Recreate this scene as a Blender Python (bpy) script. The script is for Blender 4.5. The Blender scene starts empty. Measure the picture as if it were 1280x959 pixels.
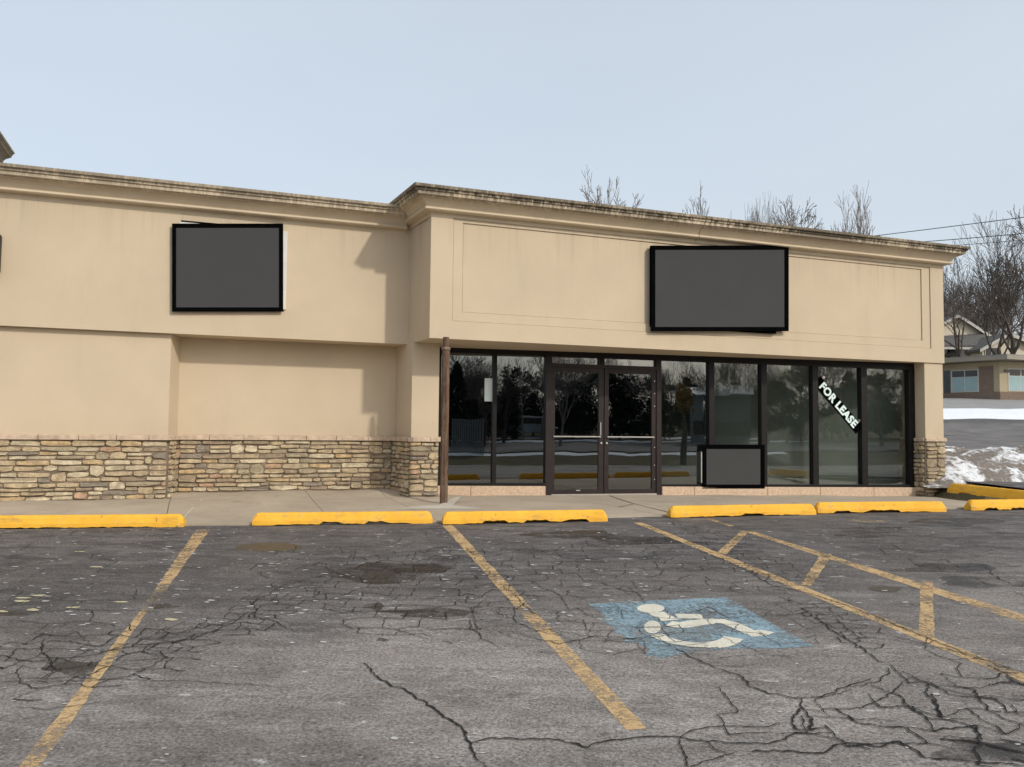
import bpy, bmesh, math, random
from mathutils import Vector, Matrix
random.seed(7)
S = bpy.context.scene
COL = S.collection
R = math.radians

# ------------------------------------------------------------------ camera
FPX = 1040.0; PIT = math.atan(56/1040.0); RHO = 0.0105
CAM = Vector((0, 0, 1.5))
fw = Vector((0, math.cos(PIT), math.sin(PIT))); up0 = Vector((0, -math.sin(PIT), math.cos(PIT))); X0 = Vector((1, 0, 0))
rt = math.cos(RHO)*X0 + math.sin(RHO)*up0; up = math.cos(RHO)*up0 - math.sin(RHO)*X0
cd = bpy.data.cameras.new('camera'); cam = bpy.data.objects.new('camera', cd); COL.objects.link(cam)
M = Matrix(((rt.x, up.x, -fw.x, 0), (rt.y, up.y, -fw.y, 0), (rt.z, up.z, -fw.z, 1.5), (0, 0, 0, 1)))
cam.matrix_world = M
cd.sensor_width = 36; cd.lens = 36*FPX/1280; cd.clip_start = .05; cd.clip_end = 2000
S.camera = cam
S.render.resolution_x = 1024; S.render.resolution_y = 767

# ------------------------------------------------------------------ light
SUN_AZ, SUN_EL = 134.0, 34.0                      # degrees; direction towards the sun is (sin az, cos az)
sd = bpy.data.lights.new('sun', 'SUN'); sd.energy = 2.0; sd.angle = R(2.2); sd.color = (1, .93, .83)
sun = bpy.data.objects.new('sun', sd); COL.objects.link(sun)
to_sun = Vector((math.sin(R(SUN_AZ))*math.cos(R(SUN_EL)), math.cos(R(SUN_AZ))*math.cos(R(SUN_EL)), math.sin(R(SUN_EL))))
sun.rotation_euler = to_sun.to_track_quat('Z', 'Y').to_euler()
w = bpy.data.worlds.new('World'); S.world = w; w.use_nodes = True
nt = w.node_tree; nt.nodes.clear()
N = nt.nodes.new; Lk = nt.links.new
sky = N('ShaderNodeTexSky'); sky.sky_type = 'NISHITA'; sky.sun_disc = False
sky.sun_elevation = R(SUN_EL); sky.sun_rotation = R(SUN_AZ); sky.air_density = 1.0; sky.dust_density = 4.0; sky.ozone_density = 1.5
tc = N('ShaderNodeTexCoord'); mp = N('ShaderNodeMapping'); mp.inputs['Scale'].default_value = (1, 1, 3.0)
nz = N('ShaderNodeTexNoise'); nz.inputs['Scale'].default_value = 1.3; nz.inputs['Detail'].default_value = 6
cr = N('ShaderNodeValToRGB'); cr.color_ramp.elements[0].position = .3; cr.color_ramp.elements[1].position = .75
cr.color_ramp.elements[0].color = (7.3, 8.0, 8.7, 1); cr.color_ramp.elements[1].color = (8.3, 9.0, 9.4, 1)
mx = N('ShaderNodeMix'); mx.data_type = 'RGBA'; mx.inputs[0].default_value = .55      # thin veil of high cloud over the blue
bg = N('ShaderNodeBackground'); bg.inputs['Strength'].default_value = .125
wo = N('ShaderNodeOutputWorld')
Lk(tc.outputs['Generated'], mp.inputs[0]); Lk(mp.outputs[0], nz.inputs['Vector']); Lk(nz.outputs['Fac'], cr.inputs[0])
Lk(sky.outputs[0], mx.inputs[6]); Lk(cr.outputs[0], mx.inputs[7]); Lk(mx.outputs[2], bg.inputs[0]); Lk(bg.outputs[0], wo.inputs[0])
S.view_settings.view_transform = 'Standard'; S.view_settings.look = 'None'; S.view_settings.exposure = 0.0; S.view_settings.gamma = 1
S.render.engine = 'CYCLES'

# ------------------------------------------------------------------ measuring helpers (points of the place from sight lines)
def ray(px, py): return FPX*fw + (px-640)*rt - (py-479.5)*up
def atY(px, py, Y): d = ray(px, py); return CAM + d*(Y/d.y)
def atz(px, py, z): d = ray(px, py); return CAM + d*((z-1.5)/d.z)
LZ0, LSL = -.026, .0433                           # the lot is one plane that rises towards the shops
def lotz(y): return LZ0 + LSL*y
def G(px, py): d = ray(px, py); t = (LZ0-1.5)/(d.z-LSL*d.y); return CAM + d*t
A = Vector((-1.193, 11.9, 0)); PHI = R(20.629)
ea = Vector((math.cos(PHI), math.sin(PHI), 0)); eb = Vector((-math.sin(PHI), math.cos(PHI), 0))
BF = Matrix.Translation(A) @ Matrix.Rotation(PHI, 4, 'Z')    # building frame: u along the front, v into the building
def onpl(px, py, p, n): d = ray(px, py); return CAM + d*((p-CAM).dot(n)/d.dot(n))
def UV(px, py, v):
    P = onpl(px, py, A+v*eb, eb); d = P-A; return Vector((d.dot(ea), d.dot(eb), P.z))
s0 = Vector((.506, 1.334, 0)); s1 = Vector((9.374, .279, 0)); sdir = (s1-s0).normalized(); sn = Vector((-sdir.y, sdir.x, 0))
SFROT = math.atan2(sdir.y, sdir.x)
SF = BF @ Matrix.Translation(s0) @ Matrix.Rotation(SFROT, 4, 'Z')   # storefront frame: s along the glass, t inwards
SFi = SF.inverted()
def ST(px, py, t=0):
    n = (SF.to_3x3() @ Vector((0, 1, 0))); P = onpl(px, py, SF @ Vector((0, t, 0)), n); return SFi @ P
I4 = Matrix.Identity(4)

# ------------------------------------------------------------------ materials
def newmat(name):
    m = bpy.data.materials.new(name); m.use_nodes = True; m.node_tree.nodes.clear(); return m
class NB:
    def __init__(s, m): s.m = m; s.t = m.node_tree
    def n(s, typ, **k):
        o = s.t.nodes.new('ShaderNode'+typ)
        for a, b in k.items():
            if a.startswith('i_'): o.inputs[a[2:].replace('_', ' ')].default_value = b
            else: setattr(o, a, b)
        return o
    def l(s, a, b): s.t.links.new(a, b)
    def noise(s, scale, detail=4, rough=.55, vec=None, dist=0):
        o = s.n('TexNoise'); o.inputs['Scale'].default_value = scale; o.inputs['Detail'].default_value = detail
        o.inputs['Roughness'].default_value = rough; o.inputs['Distortion'].default_value = dist
        if vec is not None: s.l(vec, o.inputs['Vector'])
        return o.outputs['Fac']
    def pos(s, scale=(1, 1, 1), rot=(0, 0, 0), src='Position'):
        g = s.n('NewGeometry').outputs['Position'] if src == 'Position' else s.n('TexCoord').outputs[src]
        m = s.n('Mapping'); m.inputs['Scale'].default_value = scale; m.inputs['Rotation'].default_value = rot
        s.l(g, m.inputs[0]); return m.outputs[0]
    def ramp(s, fac, stops):
        r = s.n('ValToRGB'); e = r.color_ramp.elements
        while len(e) < len(stops): e.new(.5)
        for i, (p, c) in enumerate(stops):
            e[i].position = p; e[i].color = (c, c, c, 1) if not hasattr(c, '__len__') else (*c, 1)
        s.l(fac, r.inputs[0]); return r.outputs[0]
    def mix(s, fac, a, b, mode='MIX'):
        m = s.n('Mix'); m.data_type = 'RGBA'; m.blend_type = mode
        for sock, v in ((m.inputs[0], fac), (m.inputs[6], a), (m.inputs[7], b)):
            if isinstance(v, (int, float)): sock.default_value = v
            elif hasattr(v, '__len__'): sock.default_value = (*v, 1)
            else: s.l(v, sock)
        return m.outputs[2]
    def math(s, op, a, b=0, c=0):
        m = s.n('Math'); m.operation = op
        for i, v in enumerate((a, b, c)):
            if isinstance(v, (int, float)): m.inputs[i].default_value = v
            else: s.l(v, m.inputs[i])
        return m.outputs[0]
    def finish(s, col, rough=.8, bump=None, bstr=.3, bdist=.01, metal=0, spec=.3, alpha=None):
        p = s.n('BsdfPrincipled')
        for sock, v in (('Base Color', col), ('Roughness', rough), ('Metallic', metal), ('Specular IOR Level', spec)):
            if isinstance(v, (int, float)): p.inputs[sock].default_value = v
            elif hasattr(v, '__len__'): p.inputs[sock].default_value = (*v, 1)
            else: s.l(v, p.inputs[sock])
        if bump is not None:
            b = s.n('Bump'); b.inputs['Strength'].default_value = bstr; b.inputs['Distance'].default_value = bdist
            s.l(bump, b.inputs['Height']); s.l(b.outputs[0], p.inputs['Normal'])
        o = s.n('OutputMaterial'); out = p.outputs[0]
        if alpha is not None:
            t = s.n('BsdfTransparent'); mm = s.n('MixShader'); s.l(alpha, mm.inputs[0]); s.l(t.outputs[0], mm.inputs[1]); s.l(out, mm.inputs[2]); out = mm.outputs[0]
        s.l(out, o.inputs['Surface']); return s.m
def simple(name, col, rough=.7, var=.15, scale=6, bstr=.2, metal=0, spec=.3, stretch=(1, 1, 1)):
    b = NB(newmat(name)); v = b.pos(stretch)
    f = b.noise(scale, 5, .6, v)
    c = b.mix(b.ramp(f, [(.3, 0), (.7, 1)]), tuple(x*(1-var) for x in col), tuple(min(1, x*(1+var)) for x in col))
    return b.finish(c, rough, b.noise(scale*8, 3, .6, v), bstr, .004, metal, spec)

def mk_stucco(name, base, dirt=.0):
    b = NB(newmat(name)); p = b.pos()
    c = b.mix(b.ramp(b.noise(.9, 5, .6, p), [(.35, 0), (.7, 1)]), tuple(x*.94 for x in base), tuple(x*1.04 for x in base))
    st = b.ramp(b.noise(1.6, 6, .65, b.pos((1.3, 1.3, .25))), [(.56, 0), (.8, 1)])      # rain streaks
    c = b.mix(b.math('MULTIPLY', st, .32), c, (base[0]*.72, base[1]*.72, base[2]*.70))
    sp = b.ramp(b.noise(2.3, 3, .5, p), [(.25, 1), (.33, 0)])
    c = b.mix(b.math('MULTIPLY', sp, .10), c, (base[0]*1.15, base[1]*1.12, base[2]*1.1))
    pk = b.n('TexVoronoi'); pk.inputs['Scale'].default_value = .9; b.l(p, pk.inputs['Vector'])     # a few knocks and spots
    c = b.mix(b.ramp(pk.outputs['Distance'], [(.012, .55), (.02, 0)]), c, (.16, .12, .08))
    zz = b.n('SeparateXYZ'); b.l(p, zz.inputs[0]); z = zz.outputs[2]
    near = b.ramp(b.math('MULTIPLY', b.math('SUBTRACT', 4.66, z), 1.1), [(0, 1), (.9, 0)])          # drip streaks that start under the cornice
    dr = b.ramp(b.noise(9, 5, .65, b.pos((1, 1, .05))), [(.50, 0), (.72, 1)])
    c = b.mix(b.math('MULTIPLY', b.math('MULTIPLY', dr, near), .5), c, (base[0]*.55, base[1]*.53, base[2]*.50))
    low = b.ramp(b.math('MULTIPLY', b.math('SUBTRACT', z, 1.36), 1.6), [(0, 1), (.5, 0)])
    c = b.mix(b.math('MULTIPLY', b.math('MULTIPLY', low, b.noise(5, 5, .7, p)), .30), c, (base[0]*.62, base[1]*.58, base[2]*.52))
    c = b.mix(b.math('MULTIPLY', b.ramp(b.noise(.55, 4, .6, p), [(.45, 0), (.62, 1)]), .22), c, (base[0]*.90, base[1]*.93, base[2]*.86))
    h = b.math('ADD', b.noise(160, 3, .6, p), b.math('MULTIPLY', b.noise(9, 3, .5, p), .8))
    return b.finish(c, .92, h, .35, .004, 0, .15)
STUCCO = mk_stucco('stucco', (.590, .487, .355))
def mk_cornice(name, ztop, amt=1.0):
    b = NB(newmat(name)); p = b.pos(); z = b.n('SeparateXYZ'); b.l(p, z.inputs[0]); zz = b.math('SUBTRACT', z.outputs[2], ztop)
    base = (.63, .53, .39)
    c = b.mix(b.ramp(b.noise(2, 5, .6, p), [(.3, 0), (.7, 1)]), tuple(x*.9 for x in base), tuple(x*1.05 for x in base))
    st = b.noise(20, 5, .75, b.pos((1, 1, .06)))
    patch = b.noise(1.1, 4, .6, b.pos((1, 1, .2)))
    m1 = b.ramp(b.math('ADD', b.math('MULTIPLY', st, .75), b.math('MULTIPLY', patch, .5)), [(.53, 0), (.66, 1)])
    lvl = b.ramp(b.math('ADD', b.math('MULTIPLY', zz, 3.0), 1.0), [(.45, 0), (.60, .55), (.83, 1), (1, .8)])   # mould sits on the top mouldings and fades downwards
    c = b.mix(b.math('MULTIPLY', b.math('MULTIPLY', m1, lvl), amt), c, (.055, .047, .036))
    top = b.ramp(b.math('ADD', b.math('MULTIPLY', zz, 3.0), 1.0), [(.84, 0), (.87, .75*amt)])
    c = b.mix(b.math('MULTIPLY', top, b.ramp(b.noise(7, 6, .7, p), [(.3, .3), (.6, 1)])), c, (.20, .17, .125))
    return b.finish(c, .9, b.noise(60, 4, .6, p), .3, .004, 0, .15)
CORN_R = mk_cornice('cornice_stucco_right', 4.93); CORN_L = mk_cornice('cornice_stucco_left', 4.845, .62)
def mk_stone(name, col):
    b = NB(newmat(name)); p = b.pos(); oi = b.n('ObjectInfo')
    c = b.mix(b.ramp(b.noise(13, 6, .65, p), [(.3, 0), (.72, 1)]), tuple(x*.55 for x in col), tuple(x*1.25 for x in col))
    c = b.mix(b.math('MULTIPLY', oi.outputs['Random'], .35), c, tuple(x*.72 for x in col))
    c = b.mix(b.ramp(b.noise(5, 4, .6, p), [(.55, 0), (.75, .5)]), c, (.28, .25, .20))
    return b.finish(c, .9, b.math('ADD', b.noise(28, 6, .7, p), b.noise(90, 3, .6, p)), 1.0, .02, 0, .15)
STONES = [mk_stone('stone_'+n, c) for n, c in (('tan', (.68, .54, .35)), ('cream', (.78, .66, .46)), ('olive_grey', (.53, .44, .30)), ('brown_grey', (.47, .365, .255)),
          ('rose', (.66, .44, .29)), ('slate', (.40, .34, .27)), ('honey', (.74, .55, .31)))]
MORTAR = simple('mortar', (.21, .165, .12), .95, .25, 9, .5)
CAPST = simple('cap_stone_pink', (.52, .405, .30), .9, .25, 12, .4)
SILLST = simple('sill_stone_pink', (.56, .42, .30), .85, .22, 26, .3)
FRAME = simple('dark_bronze_frame', (.008, .0065, .007), .45, .25, 8, .1, .1, .3)
DOORM = simple('dark_bronze_door', (.021, .013, .013), .45, .3, 10, .1, .1, .4)
ALU = simple('brushed_aluminium', (.62, .60, .58), .35, .1, 30, .1, .8, .5)
BLACK = simple('black_sign_frame', (.003, .003, .0035), 1.0, .2, 5, .05, 0, .0)
GREYP = simple('grey_sign_face', (.062, .062, .063), .8, .03, 2, .03, 0, .1)
WHITEP = simple('white_painted_metal', (.66, .64, .60), .6, .08, 5, .1)
PAPER = simple('white_paper', (.68, .74, .74), .8, .03, 3, .05)
REDM = simple('red_enamel', (.85, .06, .03), .35, .1, 6, .05, 0, .5)
RUBBER = simple('black_rubber', (.02, .02, .02), .8, .2, 8, .1)
ROOFM = simple('roof_membrane', (.25, .24, .23), .9, .2, 2, .2)
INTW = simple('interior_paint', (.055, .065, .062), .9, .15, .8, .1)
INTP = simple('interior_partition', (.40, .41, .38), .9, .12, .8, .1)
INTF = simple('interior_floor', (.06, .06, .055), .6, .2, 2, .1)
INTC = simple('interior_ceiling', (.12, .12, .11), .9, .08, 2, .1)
BARK = simple('bark', (.085, .070, .060), .95, .35, 9, .6, stretch=(1, 1, .3))
BARKP = simple('bark_pale', (.19, .165, .15), .95, .3, 9, .5, stretch=(1, 1, .3))
NEEDLE = simple('evergreen_needles', (.018, .028, .016), .9, .4, 3, .2)
LEAFO = simple('orange_leaves', (.22, .12, .03), .8, .3, 6, .2)
SIDING = simple('beige_siding', (.66, .59, .47), .8, .06, 1.2, .1)
SHINGLE = simple('grey_shingles', (.115, .11, .105), .95, .3, 4, .5)
TRIMW = simple('white_trim', (.55, .53, .49), .7, .08, 3, .1)
BRICKM = simple('brown_brick', (.20, .15, .115), .9, .3, 12, .5)
BEIGEW = simple('beige_wall', (.40, .335, .225), .9, .08, 1, .1)
DARKW = simple('dark_pane', (.018, .02, .022), .15, .3, 1, .02, 0, .6)
BLUEW = simple('pale_blue_film', (.30, .43, .44), .4, .08, 1.4, .03, 0, .4)
BARNM = simple('grey_metal_wall', (.17, .18, .185), .8, .12, 1, .1)
BARNR = simple('pale_metal_roof', (.52, .55, .56), .6, .1, 1, .1)
CARD = simple('dark_car_paint', (.03, .034, .04), .25, .1, 2, .02, .2, .6)
CARW = simple('silver_car_paint', (.30, .34, .38), .25, .1, 2, .02, .2, .6)
WIREM = simple('wire_black', (.05, .05, .055), .7, .1, 3, .05)

def mk_asphalt():
    b = NB(newmat('asphalt')); p = b.pos(); xyz = b.n('SeparateXYZ'); b.l(p, xyz.inputs[0])
    d = b.math('SUBTRACT', xyz.outputs[1], b.math('MULTIPLY', xyz.outputs[0], .26))      # distance out from the row of wheel stops
    big = b.noise(.55, 5, .6, p, .6)
    fac = b.math('ADD', d, b.math('MULTIPLY', b.math('SUBTRACT', big, .5), 5.0))
    new = b.ramp(b.math('MULTIPLY', fac, .1), [(.47, 0), (.72, 1)])                          # darker sealer kept near the stops
    grey = b.mix(b.ramp(b.noise(1.3, 7, .62, p), [(.3, 0), (.7, 1)]), (.125, .110, .099), (.285, .257, .235))
    seal = b.mix(b.ramp(b.noise(2.2, 6, .6, p), [(.32, 0), (.7, 1)]), (.045, .042, .045), (.105, .098, .097))
    c = b.mix(new, grey, seal)
    str_ = b.ramp(b.noise(2.4, 7, .66, b.pos((.45, 2.0, 1), (0, 0, R(-12))), ), [(.43, 0), (.63, 1)])
    old = b.math('SUBTRACT', 1.0, b.math('MULTIPLY', new, .55))
    c = b.mix(b.math('MULTIPLY', b.math('MULTIPLY', str_, old), .5), c, (.33, .305, .285))                           # scuffed, salt-dusted wear along the tracks
    dk = b.ramp(b.noise(1.1, 6, .62, b.pos((.5, 1.5, 1), (0, 0, R(9)))), [(.56, 0), (.74, 1)])
    c = b.mix(b.math('MULTIPLY', dk, .6), c, (.080, .071, .064))
    md = b.ramp(b.noise(5.5, 7, .72, b.pos((.7, 1.5, 1), (0, 0, R(20)))), [(.45, 0), (.60, 1)])
    c = b.mix(b.math('MULTIPLY', b.math('MULTIPLY', md, old), .45), c, (.36, .335, .315))
    lg = b.ramp(b.noise(.33, 5, .6, b.pos((.6, 1, 1))), [(.42, 1), (.58, 0)])
    c = b.mix(b.math('MULTIPLY', lg, .42), c, (.085, .074, .066))
    salt = b.noise(7, 3, .5, b.pos((.6, 1.5, 1)))
    saltm = b.math('MULTIPLY', b.ramp(salt, [(.66, 0), (.73, 1)]), b.ramp(b.noise(.9, 3, .5, p), [(.42, .1), (.62, 1)]))
    c = b.mix(b.math('MULTIPLY', saltm, .7), c, (.48, .47, .46))
    v = b.n('TexVoronoi'); v.inputs['Scale'].default_value = 2.6; b.l(p, v.inputs['Vector'])
    c = b.mix(b.ramp(v.outputs['Distance'], [(.035, .8), (.055, 0)]), c, (.42, .41, .40))    # odd salt grains and pebbles
    g = b.noise(60, 5, .8, p)
    c = b.mix(.9, c, b.ramp(g, [(.34, .12), (.5, .5), (.68, .95)]), 'OVERLAY')
    v2 = b.n('TexVoronoi'); v2.inputs['Scale'].default_value = 130; b.l(p, v2.inputs['Vector'])
    h = b.math('ADD', g, b.math('MULTIPLY', v2.outputs['Distance'], .8))
    return b.finish(c, b.ramp(big, [(.3, .72), (.7, .93)]), h, .55, .006, 0, .3)
ASPH = mk_asphalt()
def mk_paint(name, col, lo=.35, hi=.52, seed=0.):
    b = NB(newmat(name)); p = b.pos()
    c = b.mix(b.ramp(b.noise(5, 6, .65, p), [(.3, 0), (.7, 1)]), tuple(x*.72 for x in col), col)
    c = b.mix(b.ramp(b.noise(75, 4, .75, p), [(.35, .45), (.6, 0)]), c, tuple(x*.35+.03 for x in col))
    f = b.math('ADD', b.math('MULTIPLY', b.noise(36, 5, .75, b.pos((1, 1, 1), (0, 0, seed))), .65), b.math('MULTIPLY', b.noise(3.2, 5, .6, p), .45))
    return b.finish(c, .85, b.noise(120, 3, .6, p), .4, .004, 0, .25, b.ramp(f, [(lo, 0), (hi, 1)]))
YEL = mk_paint('worn_yellow_line_paint', (.64, .44, .225), .45, .58)
YELF = mk_paint('faded_yellow_line_paint', (.55, .42, .25), .50, .66)
BLUP = mk_paint('worn_blue_paint', (.30, .43, .50), .45, .60, 1)
WHIP = mk_paint('worn_white_paint', (.80, .76, .63), .33, .46, 2)
def mk_stop():
    b = NB(newmat('yellow_concrete_paint')); p = b.pos()
    c = b.mix(b.ramp(b.noise(4, 6, .6, p), [(.3, 0), (.7, 1)]), (.80, .40, .035), (.88, .49, .055))
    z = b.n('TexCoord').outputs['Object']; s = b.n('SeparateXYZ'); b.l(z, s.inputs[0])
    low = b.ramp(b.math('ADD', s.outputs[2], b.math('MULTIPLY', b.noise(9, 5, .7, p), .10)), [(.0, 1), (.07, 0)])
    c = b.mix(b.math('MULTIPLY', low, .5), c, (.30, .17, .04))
    c = b.mix(b.ramp(b.noise(11, 6, .7, p), [(.57, 0), (.68, .8)]), c, (.55, .36, .15))
    c = b.mix(b.ramp(b.noise(3.2, 7, .7, b.pos((1, 1, 3))), [(.56, 0), (.66, .5)]), c, (.42, .25, .06))
    c = b.mix(b.ramp(b.noise(16, 5, .7, p), [(.31, .85), (.36, 0)]), c, (.17, .12, .07))
    return b.finish(c, .75, b.noise(50, 4, .6, p), .5, .006, 0, .3)
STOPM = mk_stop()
def mk_conc(name, lo, hi):
    b = NB(newmat(name)); p = b.pos()
    c = b.mix(b.ramp(b.noise(1.4, 7, .62, p, .3), [(.3, 0), (.7, 1)]), lo, hi)
    c = b.mix(b.ramp(b.noise(3.5, 6, .65, p), [(.57, 0), (.75, .5)]), c, tuple(x*.6 for x in lo))
    c = b.mix(.35, c, b.ramp(b.noise(90, 3, .7, p), [(.3, .3), (.7, .7)]), 'OVERLAY')
    v = b.n('TexVoronoi'); v.inputs['Scale'].default_value = 3.; b.l(p, v.inputs['Vector'])
    c = b.mix(b.ramp(v.outputs['Distance'], [(.03, .6), (.05, 0)]), c, (.10, .085, .07))
    return b.finish(c, .9, b.noise(70, 4, .6, p), .3, .004, 0, .2)
CONC = mk_conc('sidewalk_concrete', (.36, .30, .228), (.47, .40, .31))
CONCP = mk_conc('pale_concrete', (.48, .44, .37), (.58, .54, .46))
CRACK = simple('crack_tar', (.018, .016, .015), .95, .3, 20, .5)
def mk_ground():
    b = NB(newmat('winter_grass')); p = b.pos()
    c = b.mix(b.ramp(b.noise(.6, 7, .65, p), [(.3, 0), (.7, 1)]), (.062, .062, .032), (.13, .105, .062))
    return b.finish(c, .95, b.noise(9, 6, .7, p), .8, .05, 0, .1)
GRASS = mk_ground()
ROAD = mk_conc('road_asphalt', (.12, .113, .108), (.20, .19, .182))
PARKG = mk_conc('pale_lot_asphalt', (.26, .255, .25), (.33, .325, .32))
def mk_snow(name, dirty):
    b = NB(newmat(name)); p = b.pos()
    f = b.ramp(b.math('ADD', b.math('MULTIPLY', b.noise(1.5, 7, .7, p, .8), .65), b.math('MULTIPLY', b.noise(7, 6, .75, p), .35)), [(dirty, 0), (dirty+.07, 1)])
    dc = b.mix(b.noise(14, 5, .7, p), (.09, .078, .066), (.36, .315, .275))
    c = b.mix(f, dc, (.84, .86, .89))
    return b.finish(c, .8, b.noise(7, 7, .7, p), .9, .06, 0, .2)
SNOWD = mk_snow('dirty_snow', .49); SNOW = mk_snow('clean_snow', .30)
def mk_puddle():
    b = NB(newmat('puddle_water')); p = b.pos()
    return b.finish(b.mix(b.noise(5, 4, .6, p), (.022, .018, .013), (.045, .037, .025)), .38, b.noise(3, 2, .5, p), .02, .01, 0, .5)
PUD = mk_puddle()
def mk_damp():
    b = NB(newmat('damp_asphalt')); p = b.pos()
    f = b.math('MULTIPLY', b.ramp(b.noise(2.2, 7, .7, p), [(.38, 0), (.60, .9)]), b.ramp(b.noise(26, 5, .75, p), [(.3, .45), (.55, 1)]))
    return b.finish((.040, .034, .030), .45, b.noise(80, 4, .7, p), .5, .006, 0, .4, f)
DAMP = mk_damp()
def mk_glass(name, tint, refl):
    b = NB(newmat(name)); t = b.n('BsdfTransparent'); t.inputs[0].default_value = (*tint, 1)
    g = b.n('BsdfGlossy'); g.inputs['Roughness'].default_value = 0.0; g.inputs['Color'].default_value = (.93, .97, 1, 1)
    bp = b.n('Bump'); bp.inputs['Strength'].default_value = .07; bp.inputs['Distance'].default_value = .02; b.l(b.noise(1.1, 2, .4, b.pos()), bp.inputs['Height'])
    b.l(bp.outputs[0], g.inputs['Normal'])
    lw = b.n('LayerWeight'); lw.inputs['Blend'].default_value = .25
    f = b.math('ADD', b.math('MULTIPLY', lw.outputs['Fresnel'], .6), refl)
    m = b.n('MixShader'); b.l(f, m.inputs[0]); b.l(t.outputs[0], m.inputs[1]); b.l(g.outputs[0], m.inputs[2])
    o = b.n('OutputMaterial'); b.l(m.outputs[0], o.inputs[0]); return b.m
GLASS = mk_glass('tinted_glass', (.42, .46, .45), .16); GLASSR = mk_glass('lighter_tinted_glass', (.78, .81, .79), .10); GLASSC = mk_glass('clear_glass', (.9, .9, .9), .12)
def mk_wood():
    b = NB(newmat('weathered_brown_post')); p = b.pos((1, 1, .12))
    c = b.mix(b.ramp(b.noise(26, 6, .7, p, .4), [(.3, 0), (.7, 1)]), (.055, .031, .021), (.20, .130, .088))
    c = b.mix(b.ramp(b.noise(4, 5, .6, b.pos()), [(.5, 0), (.7, .5)]), c, (.24, .185, .14))
    return b.finish(c, .85, b.noise(40, 5, .7, p), 1.0, .012, 0, .1)
WOOD = mk_wood()

from mathutils import noise as mn
# ------------------------------------------------------------------ mesh building
WM = {}
class MB:
    def __init__(s): s.v = []; s.f = []; s.m = []
    def add(s, vs, fs, mi=0):
        o = len(s.v); s.v += [Vector(v) for v in vs]
        for f in fs: s.f.append([i+o for i in f]); s.m.append(mi)
    def hexa(s, b, t, mi=0):                      # four bottom corners, four top corners, both counter-clockwise from above
        s.add(list(b)+list(t), [(3, 2, 1, 0), (4, 5, 6, 7), (0, 1, 5, 4), (1, 2, 6, 5), (2, 3, 7, 6), (3, 0, 4, 7)], mi)
    def box(s, x0, x1, y0, y1, z0, z1, mi=0):
        s.hexa([(x0, y0, z0), (x1, y0, z0), (x1, y1, z0), (x0, y1, z0)], [(x0, y0, z1), (x1, y0, z1), (x1, y1, z1), (x0, y1, z1)], mi)
    def prism(s, poly, off, mi=0):                # poly: list of 3-D points, extruded by vector off
        n = len(poly); off = Vector(off); p = [Vector(q) for q in poly]
        s.add(p+[q+off for q in p], [tuple(range(n))[::-1], tuple(range(n, 2*n))]+[(i, (i+1) % n, n+(i+1) % n, n+i) for i in range(n)], mi)
    def tube(s, pts, rad, k=6, mi=0, cap=True):
        pts = [Vector(p) for p in pts]; o = len(s.v); n = len(pts); ref = Vector((.31, .17, .93))
        for i, p in enumerate(pts):
            d = (pts[min(i+1, n-1)]-pts[max(i-1, 0)]).normalized()
            a = d.cross(ref if abs(d.dot(ref)) < .95 else X0).normalized(); b = d.cross(a)
            r = rad[i] if hasattr(rad, '__len__') else rad
            for j in range(k):
                t = 2*math.pi*j/k; s.v.append(p+(a*math.cos(t)+b*math.sin(t))*r)
        for i in range(n-1):
            for j in range(k): s.f.append([o+i*k+j, o+i*k+(j+1) % k, o+(i+1)*k+(j+1) % k, o+(i+1)*k+j]); s.m.append(mi)
        if cap:
            s.f.append([o+j for j in range(k)][::-1]); s.m.append(mi)
            s.f.append([o+(n-1)*k+j for j in range(k)]); s.m.append(mi)
    def build(s, name, mat, parent=None, fr=I4, smooth=False, bevel=0, origin=None, recalc=True):
        c = Vector(origin) if origin is not None else sum(s.v, Vector())/max(1, len(s.v))
        me = bpy.data.meshes.new(name); me.from_pydata([v-c for v in s.v], [], s.f)
        for m in (mat if isinstance(mat, (list, tuple)) else [mat]): me.materials.append(m)
        if any(s.m): me.polygons.foreach_set('material_index', s.m)
        if recalc:
            bm = bmesh.new(); bm.from_mesh(me); bmesh.ops.recalc_face_normals(bm, faces=bm.faces); bm.to_mesh(me); bm.free()
        if smooth: me.polygons.foreach_set('use_smooth', [True]*len(me.polygons))
        o = bpy.data.objects.new(name, me); COL.objects.link(o)
        W = fr @ Matrix.Translation(c); WM[o] = W
        if parent: o.parent = parent; o.matrix_basis = WM[parent].inverted() @ W
        else: o.matrix_basis = W
        if bevel:
            b = o.modifiers.new('bevel', 'BEVEL'); b.width = bevel; b.segments = 2; b.limit_method = 'ANGLE'
        return o
def tag(o, label=None, cat=None, group=None, kind=None):
    for k, v in (('label', label), ('category', cat), ('group', group), ('kind', kind)):
        if v: o[k] = v
    return o
def empty(name, mat4, label=None, cat=None, group=None, kind=None):
    o = bpy.data.objects.new(name, None); COL.objects.link(o); o.matrix_basis = mat4; WM[o] = mat4.copy(); o.empty_display_size = .3
    return tag(o, label, cat, group, kind)
def copy_tree(o, W):
    """copy a thing with its parts and place the copy at world matrix W"""
    def rec(src, par):
        c = src.copy(); COL.objects.link(c)
        if par: c.parent = par
        for ch in [x for x in allobj if x.parent == src]: rec(ch, c)
        return c
    allobj = list(COL.objects)
    c = rec(o, None); c.matrix_basis = W; WM[c] = W; return c

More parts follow.
